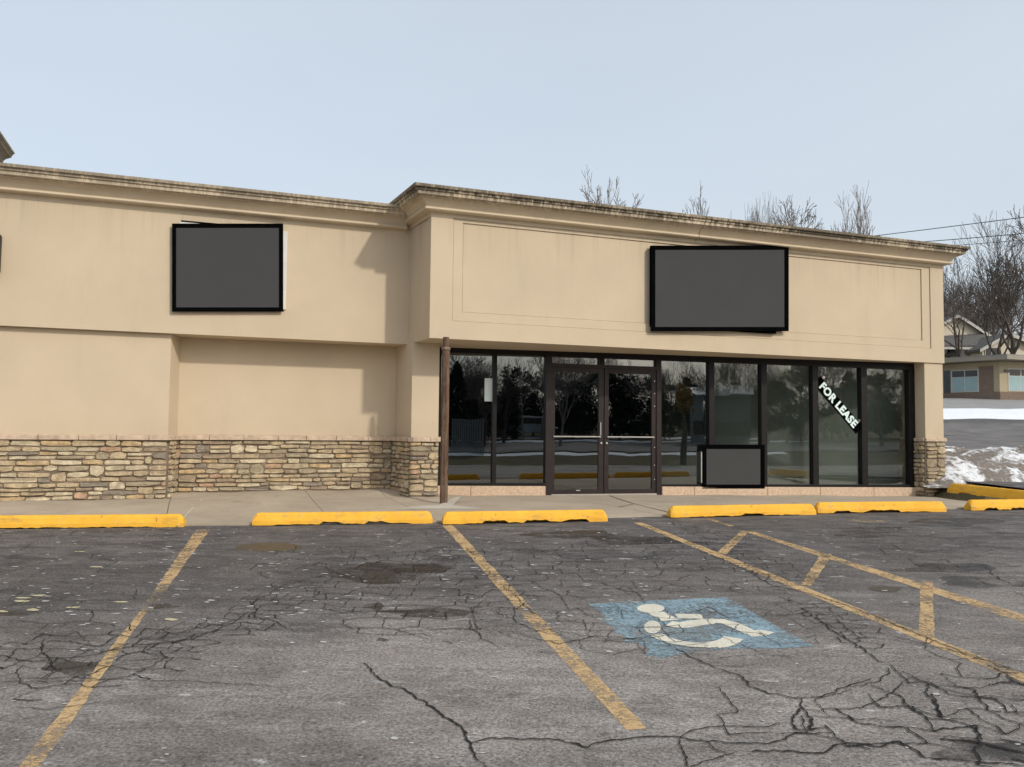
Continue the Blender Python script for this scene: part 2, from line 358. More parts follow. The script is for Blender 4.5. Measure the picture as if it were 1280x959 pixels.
# ------------------------------------------------------------------ terrain and paved surfaces
PROF = [(-300, 8), (-120, 3.0), (-60, 1.3), (-34, .35), (-14, -.36), (-6, LZ0-6*LSL-.04), (22, lotz(22)-.04), (28, 1.35), (34, 1.9), (40, 2.5), (58, 3.9), (80, 5.4), (120, 8), (200, 10), (400, 14)]
def terr(y):
    for (a, za), (b_, zb_) in zip(PROF, PROF[1:]):
        if y <= b_: return za+(zb_-za)*max(0, (y-a)/(b_-a))
    return PROF[-1][1]
def sheet(name, x0, x1, ys, dz, mat, nx=2, **k):
    mb = MB(); n = len(ys)
    for y in ys:
        for i in range(nx+1): mb.v.append(Vector((x0+(x1-x0)*i/nx, y, terr(y)+dz)))
    for j in range(n-1):
        for i in range(nx): mb.f.append([j*(nx+1)+i, j*(nx+1)+i+1, (j+1)*(nx+1)+i+1, (j+1)*(nx+1)+i]); mb.m.append(0)
    o = mb.build(name, mat, **k); o['kind'] = 'structure'; return o
BFi = BF.inverted()
edge_px = [(-260, 663), (0, 659), (200, 657.5), (300, 657), (540, 653.5), (800, 646.5), (1020, 641), (1205, 636)]
edge = [BFi @ G(*p) for p in edge_px]
def edge_v(u):
    for p, q in zip(edge, edge[1:]):
        if u <= q.x: break
    t = (u-p.x)/(q.x-p.x); return p.y+(q.y-p.y)*t
# terrain: one sheet, finer near the shop, sunk under the building
xs_ = [-600, -200, -60]+[-30+i for i in range(0, 71)]+[60, 200, 600]
ys_ = sorted(set([p[0] for p in PROF]+list(range(-34, 41, 1))+[49]))
mb0 = MB()
for y in ys_:
    for x in xs_:
        q = BFi @ Vector((x, y, 0)); z = terr(y)
        if -14 < q.x < 9.3 and edge_v(q.x)+.5 < q.y < 13.5: z = min(z, -.2)
        mb0.v.append(Vector((x, y, z)))
nx_ = len(xs_)
for j in range(len(ys_)-1):
    for i in range(nx_-1): mb0.f.append([j*nx_+i, j*nx_+i+1, (j+1)*nx_+i+1, (j+1)*nx_+i]); mb0.m.append(0)
mb0.build('ground', GRASS)['kind'] = 'structure'
mb0 = MB(); us = [-34, -24, -16]+[-12+.8*i for i in range(27)]+[9.93]
def lot_col(u, v1, n=26):
    v0 = -26
    for j in range(n+1):
        v_ = v0+(v1-v0)*(j/n)**.9; P = BF @ Vector((u, v_, 0)); P.z = max(lotz(P.y), terr(P.y)+.04) if P.y > -6 else terr(P.y)+.04; mb0.v.append(BFi @ P)
cols = [(u, edge_v(u) if u > -9 else edge_v(-9)+.3*(-9-u)) for u in sorted(us) if u <= 9.94]
for c in cols: lot_col(*c)
k0 = len(cols)
for u in (9.93, 12, 16, 22, 30): lot_col(u, 15)
for i in list(range(k0-1))+list(range(k0, k0+4)):
    for j in range(26): mb0.f.append([i*27+j, (i+1)*27+j, (i+1)*27+j+1, i*27+j+1]); mb0.m.append(0)
lot = mb0.build('parking_lot', ASPH, None, BF, recalc=False); lot['kind'] = 'structure'
sheet('road', -200, 260, [22.3, 28, 34], .045, ROAD, 4)
sheet('far_parking_lot', 8, 120, [40, 49, 58], .03, PARKG, 4)
sheet('rear_road', -200, 200, [-34, -26, -22], .05, ROAD, 4)
def patch(name, mat, dz, parent, poly, thick=0, kind=None, origin=None):
    """flat polygon of ground points, laid dz above the lot"""
    mb = MB(); c = sum(poly, Vector())/len(poly); n = len(poly)
    mb.add([p+Vector((0, 0, dz)) for p in poly], [tuple(range(n))])
    o = mb.build(name, mat, parent)
    if kind: o['kind'] = kind
    return o
def line_patch(name, mat, pxs, parent=lot, dz=.0015, n=26, jit=.006):
    """painted band given by its two long edges in the photo, edges slightly ragged"""
    (a0, a1), (b0, b1) = [(G(*p), G(*q)) for p, q in pxs]
    mb = MB()
    for i in range(n+1):
        t = i/n
        for e0, e1 in ((a0, a1), (b0, b1)):
            p = e0.lerp(e1, t); d = (b0-a0).normalized(); mb.v.append(p+d*random.uniform(-jit, jit)+Vector((0, 0, dz)))
    for i in range(n): mb.f.append([2*i, 2*i+1, 2*i+3, 2*i+2]); mb.m.append(0)
    return mb.build(name, mat, parent)
# parking lines
line_patch('parking_line', YEL, (((246, 662), (198, 730)), ((263, 662), (213, 730))))
line_patch('parking_line', YELF, (((198, 730), (175, 765)), ((213, 730), (190, 765))))
line_patch('parking_line', YEL, (((174, 765), (-40, 1040)), ((185, 763), (22, 1000))), n=40)
line_patch('parking_line', YEL, (((553, 657), (782, 913)), ((566, 657), (809, 911))), n=50)
line_patch('parking_line', YEL, (((792, 653.5), (1300, 862)), ((803, 653.5), (1300, 850))), n=60)
line_patch('parking_line', YEL, (((880, 648.5), (912, 658)), ((888, 648.5), (919, 658))))
line_patch('parking_line', YEL, (((930, 664.5), (1320, 792)), ((943, 665.0), (1320, 781))), n=50)
line_patch('hatch_stripe', YEL, (((926, 664), (896, 691)), ((937, 664), (908, 693))))
line_patch('hatch_stripe', YEL, (((1027, 691), (1001, 731)), ((1041, 693), (1014, 733))))
line_patch('hatch_stripe', YEL, (((1150, 727), (1149, 795)), ((1166, 728), (1168, 797))))
line_patch('hatch_stripe', YELF, (((1058, 651), (1098, 654.5)), ((1066, 649), (1112, 651.5))))
# blue square and wheelchair symbol
sq = [(735, 755.5), (770, 753), (830, 750.5), (908, 747), (940, 765), (972, 784), (1018, 808), (975, 811), (930, 811), (880, 813), (850, 818), (828, 823), (806, 819), (813, 812), (795, 803), (780, 803), (782, 795), (766, 790), (770, 786), (752, 776), (757, 770)]
emb = tag(patch('accessible_parking_square', BLUP, .0018, None, [G(*p) for p in sq]), 'faded blue square with white wheelchair symbol painted on the asphalt', 'pavement marking')
def stroke(name, px, wd, parent, mat=WHIP, dz=.0030, n=8):
    pts = [G(*p) for p in px]; res = []
    for i in range(len(pts)-1):
        p0 = pts[max(i-1, 0)]; p1 = pts[i]; p2 = pts[i+1]; p3 = pts[min(i+2, len(pts)-1)]
        for k in range(n):
            t = k/n; res.append(.5*((2*p1)+(p2-p0)*t+(2*p0-5*p1+4*p2-p3)*t*t+(3*p1-p0-3*p2+p3)*t**3))
    res.append(pts[-1]); mb = MB()
    for i, p in enumerate(res):
        d = (res[min(i+1, len(res)-1)]-res[max(i-1, 0)]).normalized(); q = Vector((-d.y, d.x, 0))*(wd/2)*random.uniform(.93, 1.07)
        for sgn in (-1, 1):
            v = p+q*sgn; v.z = lotz(v.y)+dz; mb.v.append(v)
    for i in range(len(res)-1): mb.f.append([2*i, 2*i+1, 2*i+3, 2*i+2]); mb.m.append(0)
    return mb.build(name, mat, parent)
def disc_px(name, cx, cy, rx, ry, parent, mat=WHIP, dz=.0030):
    ps = [G(cx+rx*math.cos(2*math.pi*i/22), cy+ry*math.sin(2*math.pi*i/22)) for i in range(22)]
    return patch(name, mat, dz, parent, ps)
disc_px('head_mark', 813.5, 761, 17, 5.6, emb)
stroke('back_mark', [(820, 766), (829, 771), (838, 776)], .125, emb)
stroke('arm_mark', [(846, 771), (862, 771), (878, 771.5)], .12, emb, dz=.0033)
stroke('seat_mark', [(836, 780), (852, 782), (872, 779), (888, 777.5)], .13, emb, dz=.0036)
stroke('leg_mark', [(884, 777), (900, 777), (914, 780.5), (928, 786.5), (940, 792.5)], .105, emb, dz=.0040)
stroke('foot_mark', [(935, 794), (944, 793.5), (951, 791), (963, 793.5)], .10, emb, dz=.0044)
disc_px('wheel_hub_mark', 815.5, 784.5, 10.5, 8.0, emb)
stroke('wheel_arc_mark', [(820, 794), (834, 800.5), (856, 805.5), (880, 807.5), (893, 807)], .095, emb, dz=.0048)
stroke('wheel_arc_mark', [(891, 807.5), (903, 805.5), (912, 802), (917, 798)], .125, emb, dz=.0052)
# snow-melt puddles and damp patches
def blob(cx, cy, rx, ry, j=.18, n=30):
    ph = [random.uniform(0, 6.28) for _ in range(4)]
    return [G(cx+rx*(1+j*sum(math.sin((k+2)*2*math.pi*i/n+ph[k]) for k in range(4))/3)*math.cos(2*math.pi*i/n), cy+ry*(1+j*sum(math.sin((k+2)*2*math.pi*i/n+ph[k]) for k in range(4))/3)*math.sin(2*math.pi*i/n)) for i in range(n)]
patch('puddle', PUD, .0012, lot, blob(336, 684, 42, 5.4, .05))
patch('puddle', PUD, .0012, lot, blob(1107, 736.5, 20, 4, .15))
for a in ((478, 716, 62, 14), (525, 712, 40, 5), (468, 758, 14, 4), (478, 800, 7, 2.2), (1185, 710, 60, 6), (540, 766, 60, 5), (1230, 728, 60, 7), (205, 758, 20, 3), (800, 676, 70, 5), (715, 668, 50, 5), (1083, 668, 40, 4), (1195, 652, 50, 6), (1235, 940, 60, 14), (15, 767, 25, 3), (100, 835, 50, 9), (1100, 660, 30, 2)):
    patch('damp_patch', DAMP, .0006+.0004*random.random(), lot, blob(*a, .35))
# cracks
crk = MB()
def jag(p, q, wmax, w0=None, w1=None, seg=.024):
    d = q-p; L = d.length
    if L < 1e-4: return
    n = max(2, int(L/seg)); side = Vector((-d.y, d.x, 0)).normalized(); off = 0; pts = []
    amp = min(.013, L*.09)
    for i in range(n+1):
        t = i/n; off = off*.5+random.uniform(-amp, amp)
        e = math.sin(math.pi*t)**.5 if 0 < t < 1 else 0
        pts.append((p+d*t+side*off*e, (w0 if w0 is not None else wmax)*(1-t)+(w1 if w1 is not None else wmax)*t))
    o = len(crk.v)
    for c, wd in pts:
        hw = wd*(random.uniform(.45, .95) if random.random() < .88 else random.uniform(1.0, 1.5))/2+.0009
        for sg in (-1, 1):
            v = c+side*hw*sg; v.z = lotz(v.y)+.0060; crk.v.append(v)
    for i in range(n): crk.f.append([o+2*i, o+2*i+1, o+2*i+3, o+2*i+2]); crk.m.append(0)
def crack(px, wd=.014, taper=True):
    wd *= .75
    P = [G(*p) for p in px]; n = len(P)-1
    for i in range(n):
        jag(P[i], P[i+1], wd, wd*(.5 if taper and i == 0 else 1), wd*(.3 if taper and i == n-1 else 1))
crack([(455, 830), (475, 850), (515, 868), (550, 893), (580, 915), (588, 935), (610, 962)], .016)
crack([(588, 930), (610, 924), (640, 924), (700, 926), (735, 936), (745, 930), (770, 926), (840, 922), (870, 927), (930, 930), (960, 931), (995, 917), (1040, 917)], .014)
crack([(850, 925), (862, 915), (900, 909), (955, 910), (985, 904)], .009)
crack([(848, 925), (855, 945), (862, 962)], .012); crack([(883, 927), (900, 940), (915, 944)], .011); crack([(862, 962), (885, 952), (918, 942)], .011)
crack([(845, 812), (862, 822), (890, 834), (930, 848), (935, 858), (960, 868), (1002, 874), (1030, 871), (1062, 858), (1090, 848)], .013)
crack([(1002, 874), (1003, 886), (990, 900), (994, 912), (1010, 917)], .016); crack([(1005, 886), (1016, 900), (1012, 914), (1036, 912)], .018); crack([(1003, 888), (1050, 888), (1078, 886), (1100, 876), (1120, 862), (1140, 848)], .011)
crack([(940, 941), (985, 940), (1030, 943), (1060, 930), (1100, 935), (1125, 928), (1155, 948), (1200, 952), (1250, 955), (1300, 962)], .016)
crack([(1110, 836), (1112, 843), (1100, 853), (1065, 860)], .012); crack([(1128, 840), (1160, 855), (1158, 868), (1172, 885), (1178, 900), (1215, 900)], .014)
crack([(1120, 868), (1140, 888), (1165, 900), (1190, 902), (1220, 912), (1228, 925), (1180, 922)], .015); crack([(1160, 856), (1215, 862), (1225, 875), (1240, 892), (1262, 902), (1290, 912)], .014)
crack([(1220, 872), (1245, 875), (1258, 892), (1285, 890)], .014); crack([(1240, 858), (1265, 852), (1300, 866)], .013); crack([(1258, 845), (1275, 856), (1300, 862)], .016)
crack([(1175, 925), (1230, 930), (1270, 940), (1300, 948)], .03); crack([(1250, 925), (1290, 935)], .05); crack([(1265, 950), (1300, 958)], .045)
crack([(1000, 760), (1030, 780), (1052, 796), (1080, 812), (1098, 828), (1108, 829)], .014); crack([(970, 770), (1010, 766), (1040, 770)], .012); crack([(1045, 776), (1075, 798), (1095, 798)], .010)
crack([(1115, 800), (1150, 807), (1185, 812), (1230, 826), (1262, 836), (1300, 850)], .010); crack([(1160, 798), (1156, 812)], .013); crack([(1100, 785), (1098, 792), (1108, 793)], .01)
crack([(880, 690), (930, 712), (965, 732), (1010, 742), (1060, 758), (1140, 790), (1200, 815), (1262, 838)], .010)
crack([(1075, 695), (1150, 691), (1215, 686)], .010); crack([(1235, 712), (1250, 725), (1290, 738)], .014)
crack([(700, 790), (760, 800), (800, 798), (845, 790)], .008); crack([(620, 765), (660, 785), (700, 796)], .010); crack([(640, 790), (700, 806), (745, 795), (800, 800), (830, 796)], .011)
crack([(500, 790), (555, 787), (590, 787), (602, 800), (625, 808)], .009); crack([(590, 765), (597, 790)], .008); crack([(640, 742), (668, 768), (690, 772)], .009)
crack([(480, 785), (520, 795), (535, 800)], .008); crack([(400, 760), (430, 768), (470, 760)], .008)
crack([(0, 853), (60, 854), (140, 850), (200, 852), (280, 855), (365, 861)], .006); crack([(180, 707), (240, 711), (350, 708)], .007)
crack([(0, 820), (40, 828), (100, 822), (150, 812), (190, 805), (240, 800), (290, 780), (312, 765)], .012); crack([(55, 800), (52, 815), (70, 836), (58, 850)], .008)
crack([(120, 828), (175, 815), (210, 822), (160, 848)], .009); crack([(95, 790), (115, 808)], .012); crack([(20, 885), (60, 888), (90, 884), (140, 876)], .008); crack([(0, 900), (25, 892)], .009)
crack([(312, 752), (322, 762), (318, 772), (345, 778), (370, 790)], .010); crack([(312, 757), (350, 735), (370, 728)], .009)
crack([(1020, 690), (900, 668), (845, 662)], .006); crack([(785, 735), (800, 745), (808, 755)], .008)
crack([(735, 725), (770, 735), (790, 745)], .008); crack([(660, 725), (700, 745), (712, 765)], .008); crack([(760, 618), (800, 640), (815, 645)], .002)
def alligator(pxpoly, cell, wd, drop=.3):
    P = [G(*p) for p in pxpoly]
    def inside(x, y):
        c = False; n = len(P)
        for i in range(n):
            a, b_ = P[i], P[(i+1) % n]
            if (a.y > y) != (b_.y > y) and x < (b_.x-a.x)*(y-a.y)/(b_.y-a.y)+a.x: c = not c
        return c
    x0 = min(p.x for p in P); x1 = max(p.x for p in P); y0 = min(p.y for p in P); y1 = max(p.y for p in P)
    nx = int((x1-x0)/cell/.72)+2; ny = int((y1-y0)/(cell*.95))+2; pt = {}
    for j in range(ny):
        for i in range(nx):
            # brick-like offset so that cells have three-way joints
            pt[i, j] = Vector((x0+i*cell*.72+random.uniform(-.3, .3)*cell, y0+j*cell*.95+random.uniform(-.33, .33)*cell, 0))
    for (i, j), p in pt.items():
        if not inside(p.x, p.y): continue
        for q, ok in (((i+1, j), True), ((i, j+1), (i+j) % 2 == 0)):          # honeycomb: three cracks meet at every joint
            if ok and q in pt and random.random() < 1-drop*.4: jag(p, pt[q], wd*random.uniform(.45, 1.05), seg=.03)
for poly, cell, wd, drop in (
    ([(1120, 850), (1290, 850), (1300, 962), (1040, 962), (1060, 890)], .22, .011, .3),
    ([(870, 880), (1060, 870), (1060, 962), (850, 962)], .30, .008, .6),
    ([(-10, 795), (150, 790), (260, 775), (240, 825), (120, 865), (-10, 885)], .15, .0075, .15),
    ([(-10, 740), (200, 740), (160, 790), (-10, 795)], .30, .005, .6),
    ([(310, 740), (400, 715), (390, 755), (330, 790), (240, 812), (150, 835), (160, 800), (250, 775)], .13, .0075, .2),
    ([(380, 700), (600, 685), (660, 755), (560, 805), (430, 795), (370, 750)], .18, .0065, .35),
    ([(590, 690), (860, 668), (980, 740), (730, 745), (640, 745)], .19, .0065, .3),
    ([(700, 760), (1000, 750), (1080, 800), (900, 835), (740, 812)], .22, .004, .8),
    ([(980, 750), (1050, 755), (1115, 818), (1060, 812)], .11, .008, .25),
    ([(840, 656), (900, 666), (1060, 738), (960, 735)], .15, .0065, .25),
    ([(1020, 655), (1290, 685), (1290, 750), (1120, 705)], .26, .006, .5),
    ([(1130, 795), (1290, 850), (1290, 900), (1180, 865)], .16, .008, .35),
    ([(570, 760), (860, 790), (860, 830), (640, 830)], .24, .005, .55),
    ([(0, 670), (240, 668), (200, 730), (0, 740)], .4, .004, .75),
    ([(280, 690), (560, 668), (560, 700), (300, 735)], .3, .005, .6)):
    alligator(poly, cell, wd, drop)
co = crk.build('crack_network', CRACK, lot, recalc=False); co['kind'] = 'stuff'
# flecks of salt and broken yellow paint
fl = MB()
def fleck(p, r, mi, asp=2.2):
    n = 6; a0 = random.uniform(-.4, .4); vs = []
    for i in range(n):
        t = 2*math.pi*i/n; rr = r*random.uniform(.6, 1.2); x = rr*asp*math.cos(t); y = rr*math.sin(t)
        v = Vector((p.x+x*math.cos(a0)-y*math.sin(a0), p.y+x*math.sin(a0)+y*math.cos(a0), 0)); v.z = lotz(v.y)+.003+.001*random.random(); vs.append(v)
    fl.add(vs, [tuple(range(n))], mi)
for cx, cy in ((30, 748), (48, 745), (28, 752), (42, 763), (92, 760), (3, 765), (120, 709), (100, 690), (150, 753), (215, 775)): fleck(G(cx, cy), .03, 1)
for cx, cy in ((92, 814), (122, 814), (104, 812), (365, 804), (405, 803), (493, 924), (340, 705), (745, 713), (668, 707), (690, 717), (712, 770), (762, 815), (880, 700), (1170, 868)): fleck(G(cx, cy), .016, 0, 1.5)
for i in range(420):
    x = random.uniform(-10, 1290)*random.uniform(.55, 1); y = 662+120*random.random()**1.3
    fleck(G(x, y), random.uniform(.005, .017), 0, random.uniform(1, 2.6))
for i in range(300):
    x = random.uniform(-10, 1290); y = 660+290*random.random()**1.7
    fleck(G(x, y), random.uniform(.003, .009), 0, random.uniform(1, 2.5))
fo = fl.build('salt_flecks', [simple('salt', (.46, .455, .45), .9, .15, 20, .2), simple('paint_chips', (.47, .42, .27), .9, .2, 20, .2)], lot, recalc=False); fo['kind'] = 'stuff'

# ------------------------------------------------------------------ sidewalk
ctrl = [(-7.5, 1.04, .485), (-5.4, 1.04, .485), (-3.46, 1.04, .473), (-3.3, 1.45, .532), (-1.8, 1.45, .535), (-.21, 1.45, .54), (-.09, .66, .459), (.30, .66, .46), (.36, .45, .40)]
for s_, z_ in ((.71, .415), (1.8, .41), (2.83, .407), (4.5, .392), (6, .372), (8.17, .338)):
    q = s0+sdir*s_; ctrl.append((q.x, q.y, z_))
ctrl.append((9.6, 0, .338))
for i in range(25):
    u = edge[0].x+(edge[-1].x-edge[0].x)*i/24; v_ = edge_v(u); P = BF @ Vector((u, v_, 0)); ctrl.append((u, v_, lotz(P.y)+.018))
def walkz(u, v):
    sw = sz = 0
    for a, b_, z in ctrl:
        d = (a-u)**2+(b_-v)**2
        if d < 1e-6: return z
        wgt = d**-1.6; sw += wgt; sz += wgt*z
    return sz/sw
walk = MB(); walk.hexa([(-9, -1.1, .0), (9.9, -2.4, .0), (9.9, 1.9, .0), (-9, 1.9, .0)], [(-9, -1.1, .3), (9.9, -2.4, .28), (9.9, 1.9, .28), (-9, 1.9, .3)])
walk = walk.build('sidewalk', CONC, None, BF); walk['kind'] = 'structure'
joints = [edge[0].x, UV(0, 659, edge_v(-5)).x-.9, UV(203, 657.5, -1.85).x, -1.55, (BFi @ G(548, 653)).x, 2.35, (BFi @ G(845, 645)).x+.1, 5.1, 6.9, 8.4, 10.0]
for k in range(len(joints)-1):
    ua, ub = joints[k]+.004, joints[k+1]-.004; nx = max(4, int((ub-ua)/.25)); ny = 14; mb = MB()
    back = 1.75
    for j in range(ny+1):
        for i in range(nx+1):
            u = ua+(ub-ua)*i/nx; v0 = edge_v(u)+random.uniform(-.012, .012); v_ = v0+(back-v0)*(j/ny)
            mb.v.append(Vector((u, v_, walkz(u, v_))))
    for j in range(ny):
        for i in range(nx): mb.f.append([j*(nx+1)+i, j*(nx+1)+i+1, (j+1)*(nx+1)+i+1, (j+1)*(nx+1)+i]); mb.m.append(0)
    # front lip and side lips going down
    def skirt(idx):
        o = len(mb.v)
        for q in idx: v = mb.v[q].copy(); v.z -= .12; mb.v.append(v)
        for n_ in range(len(idx)-1): mb.f.append([idx[n_], idx[n_+1], o+n_+1, o+n_]); mb.m.append(0)
    skirt(list(range(nx+1))); skirt([j*(nx+1) for j in range(ny+1)]); skirt([j*(nx+1)+nx for j in range(ny+1)])
    mb.build('concrete_slab', CONC, walk, BF)
# pale concrete pad round the post
pp = [(487, 632), (520, 635), (598, 637), (560, 632), (578, 620.5), (572, 620), (562, 628), (552, 633), (530, 632), (514, 621), (508, 622)]
def on_walk(px, py):
    P = G(px, py)
    for _ in range(12):
        q = BFi @ P; P = atz(px, py, walkz(q.x, q.y)+.004)
    return P
mb = MB(); ring = [on_walk(*p) for p in [(493, 636), (606, 636), (566, 631.5), (577, 620.8), (571, 620.8), (560, 627.5), (548, 631.5), (530, 632)]]
mb.add(ring, [tuple(range(len(ring)))]); mb.build('concrete_patch', CONCP, walk)
mb = MB()
for a, b_ in (((762, 619.5), (790, 629)), ((790, 629), (838, 641)), ((792, 630), (772, 634)), ((222, 657), (236, 640)), ((236, 640), (252, 624))):
    P, Q = on_walk(*a), on_walk(*b_); sd_ = (Q-P).cross(Vector((0, 0, 1))).normalized()*.008; mb.add([P-sd_, Q-sd_, Q+sd_, P+sd_], [(0, 1, 2, 3)], 1 if a[0] < 300 else 0)
o = mb.build('slab_cracks', [CRACK, CONCP], walk); o['kind'] = 'stuff'

# ------------------------------------------------------------------ the shop building
bld = empty('shop_building', Matrix.Translation(Vector((A.x, A.y, .34))) @ Matrix.Rotation(PHI, 4, 'Z'),
            'single-storey beige stucco shop building with stone base and dark storefront, vacant', 'building')
ZB, ZT, ZTL = 2.785, 4.625, 4.535
def bpart(mb, name, mat, parent=bld, fr=BF, **k): return mb.build(name, mat, parent, fr, **k)
# right fascia with its twice-recessed panel
def rect_ring(mb, o, i, y0, y1):
    """flat ring between outer rect o=(x0,x1,z0,z1) and inner rect i at depth y0, then step back to y1"""
    O = [(o[0], y0, o[2]), (o[1], y0, o[2]), (o[1], y0, o[3]), (o[0], y0, o[3])]
    Q = [(i[0], y0, i[2]), (i[1], y0, i[2]), (i[1], y0, i[3]), (i[0], y0, i[3])]
    Q2 = [(x, y1+.005, z) for x, _, z in Q]; g_ = .011
    Q3 = [(i[0]+g_, y1+.005, i[2]+g_), (i[1]-g_, y1+.005, i[2]+g_), (i[1]-g_, y1+.005, i[3]-g_), (i[0]+g_, y1+.005, i[3]-g_)]; Q4 = [(x, y1, z) for x, _, z in Q3]
    mb.add(Q2+Q3+Q4, [(0, 1, 5, 4), (1, 2, 6, 5), (2, 3, 7, 6), (3, 0, 4, 7), (4, 5, 9, 8), (5, 6, 10, 9), (6, 7, 11, 10), (7, 4, 8, 11)])
    mb.add(O+Q+Q2, [(0, 1, 5, 4), (1, 2, 6, 5), (2, 3, 7, 6), (3, 0, 4, 7), (4, 5, 9, 8), (5, 6, 10, 9), (6, 7, 11, 10), (7, 4, 8, 11)])
mb = MB(); o0 = (0, 9.83, ZB, ZT+.2); o1 = (.335, 9.515, 3.045, ZT+.05); o2 = (.487, 9.32, 3.185, 4.508)
rect_ring(mb, o0, o1, 0, .016); g_ = .011; rect_ring(mb, (o1[0]+g_, o1[1]-g_, o1[2]+g_, o1[3]-g_), o2, .016, .034); o2 = (o2[0]+g_, o2[1]-g_, o2[2]+g_, o2[3]-g_)
mb.add([(o2[0], .034, o2[2]), (o2[1], .034, o2[2]), (o2[1], .034, o2[3]), (o2[0], .034, o2[3])], [(0, 1, 2, 3)])
mb.add([(0, 0, ZB), (9.83, 0, ZB), (9.83, .25, ZB), (0, .25, ZB)], [(3, 2, 1, 0)])
mb.add([(0, 0, ZB), (0, .25, ZB), (0, .25, ZT+.2), (0, 0, ZT+.2)], [(0, 1, 2, 3)]); mb.add([(9.83, 0, ZB), (9.83, .25, ZB), (9.83, .25, ZT+.2), (9.83, 0, ZT+.2)], [(0, 1, 2, 3)])
bpart(mb, 'fascia', STUCCO, recalc=True)
mb = MB(); mb.prism([(0, .25, ZB), (0, .25, ZT+.2), (-.005, .25, ZT+.2), (-.005, .25, ZB)], (0, .001, 0))
# left return of the projecting front and the pier below it
mb = MB()
mb.hexa([(0, .25, ZB), (.3, .25, ZB), (.3, 1.7, ZB), (-.17, 1.7, ZB)], [(0, .25, ZT+.2), (.3, .25, ZT+.2), (.3, 1.7, ZT+.2), (-.17, 1.7, ZT+.2)])
bpart(mb, 'fascia_return', STUCCO)
mb = MB(); mb.hexa([(-.078, .684, .3), (.345, .684, .3), (.345, 1.7, .3), (-.172, 1.7, .3)], [(-.078, .684, ZB), (.345, .684, ZB), (.345, 1.7, ZB), (-.172, 1.7, ZB)])
bpart(mb, 'pier', STUCCO)
# left fascia, wall and recessed wall
mb = MB(); mb.box(-12.0, -.05, .95, 1.2, ZB-.01, ZTL+.2); bpart(mb, 'fascia', STUCCO)
mb = MB(); mb.hexa([(-12, 1.04, .2), (-3.463, 1.04, .2), (-3.345, 1.47, .2), (-12, 1.7, .2)], [(-12, 1.04, ZB-.013), (-3.463, 1.04, ZB-.013), (-3.345, 1.47, ZB-.013), (-12, 1.7, ZB-.013)]); bpart(mb, 'wall', STUCCO)
mb = MB(); mb.box(-3.463, -.15, 1.45, 1.7, .2, ZB-.013); bpart(mb, 'wall', STUCCO)
mb = MB(); mb.box(-3.463, -.13, 1.2, 1.452, ZB-.01, ZB+.2); bpart(mb, 'soffit', STUCCO)
mb = MB(); mb.box(.02, 9.8, .25, 2.0, ZB+.002, ZB+.1); bpart(mb, 'soffit', STUCCO)
# right column and end wall
mb = MB(); mb.box(9.37, 9.812, .03, .55, .25, ZB-.002); bpart(mb, 'column', STUCCO)
mb = MB(); mb.box(9.50, 9.81, .55, 14, .2, ZT+.1); mb.box(-12, 9.5, 13.7, 14, .2, ZT+.1); mb.box(9.6, 9.826, .251, .55, ZB, ZT+.1); bpart(mb, 'rear_wall', STUCCO)
mb = MB(); mb.box(.1, 9.6, .2, 13.9, 4.86, 4.90); mb.box(-12, .1, 1.15, 13.9, 4.76, 4.80); bpart(mb, 'roof', ROOFM)
# cornices: profile swept along a path of outward offsets
PROFC = [(0, 4.56), (.004, 4.622), (.11, 4.628), (.122, 4.640), (.118, 4.664), (.095, 4.672), (.105, 4.690), (.128, 4.728), (.168, 4.762), (.222, 4.782), (.226, 4.794), (.268, 4.800), (.272, 4.848), (.292, 4.852), (.296, 4.884), (.325, 4.888), (.33, 4.928), (0, 4.945)]
def sweep(mb, path, dz=0, end_cap=True):
    """path: list of (x, y, dx, dy): point and the direction in which one unit of offset moves"""
    n = len(PROFC); o = len(mb.v)
    for x, y, dx, dy in path:
        for off, z in PROFC: mb.v.append(Vector((x+dx*off, y+dy*off, z+dz)))
    for i in range(len(path)-1):
        for j in range(n-1): mb.f.append([o+i*n+j, o+(i+1)*n+j, o+(i+1)*n+j+1, o+i*n+j+1]); mb.m.append(0)
    mb.f.append([o+j for j in range(n)]); mb.m.append(0); mb.f.append([o+(len(path)-1)*n+j for j in range(n)][::-1]); mb.m.append(0)
def wav(u): return 0
uj = UV(878, 275, -.2).x
mb = MB(); sweep(mb, [(-.13, 1.3, -1, -.02), (0, 0, -1, -1), (uj-.007, 0, 0, -1)]); bpart(mb, 'cornice', CORN_R)
mb = MB(); sweep(mb, [(uj+.007, 0, 0, -1), (9.83, 0, 1, -1), (9.83, 13.9, 1, 0)]); bpart(mb, 'cornice', CORN_R)
mb = MB(); sweep(mb, [(-12, .95, 0, -1), (-.16, .95, 0, -1)], -.085); bpart(mb, 'cornice', CORN_L)
# taller parapet at the far left
pq = [BFi @ atY(18, 190, 13.0)]
UP = -7.2
def at_u(px, py, uu): P = onpl(px, py, A+uu*ea, ea); return BFi @ P
e1 = at_u(18.5, 191, UP)
mb = MB(); mb.box(-9.5, UP-.33, .6, e1.y-.02, 2.9, e1.z-.25); bpart(mb, 'raised_parapet', STUCCO)
mb = MB(); sweep(mb, [(-9.5, .6, 0, -1), (UP-.33, .6, 1, -1), (UP-.33, e1.y, 1, 0)], e1.z-4.93); bpart(mb, 'cornice', CORN_L)

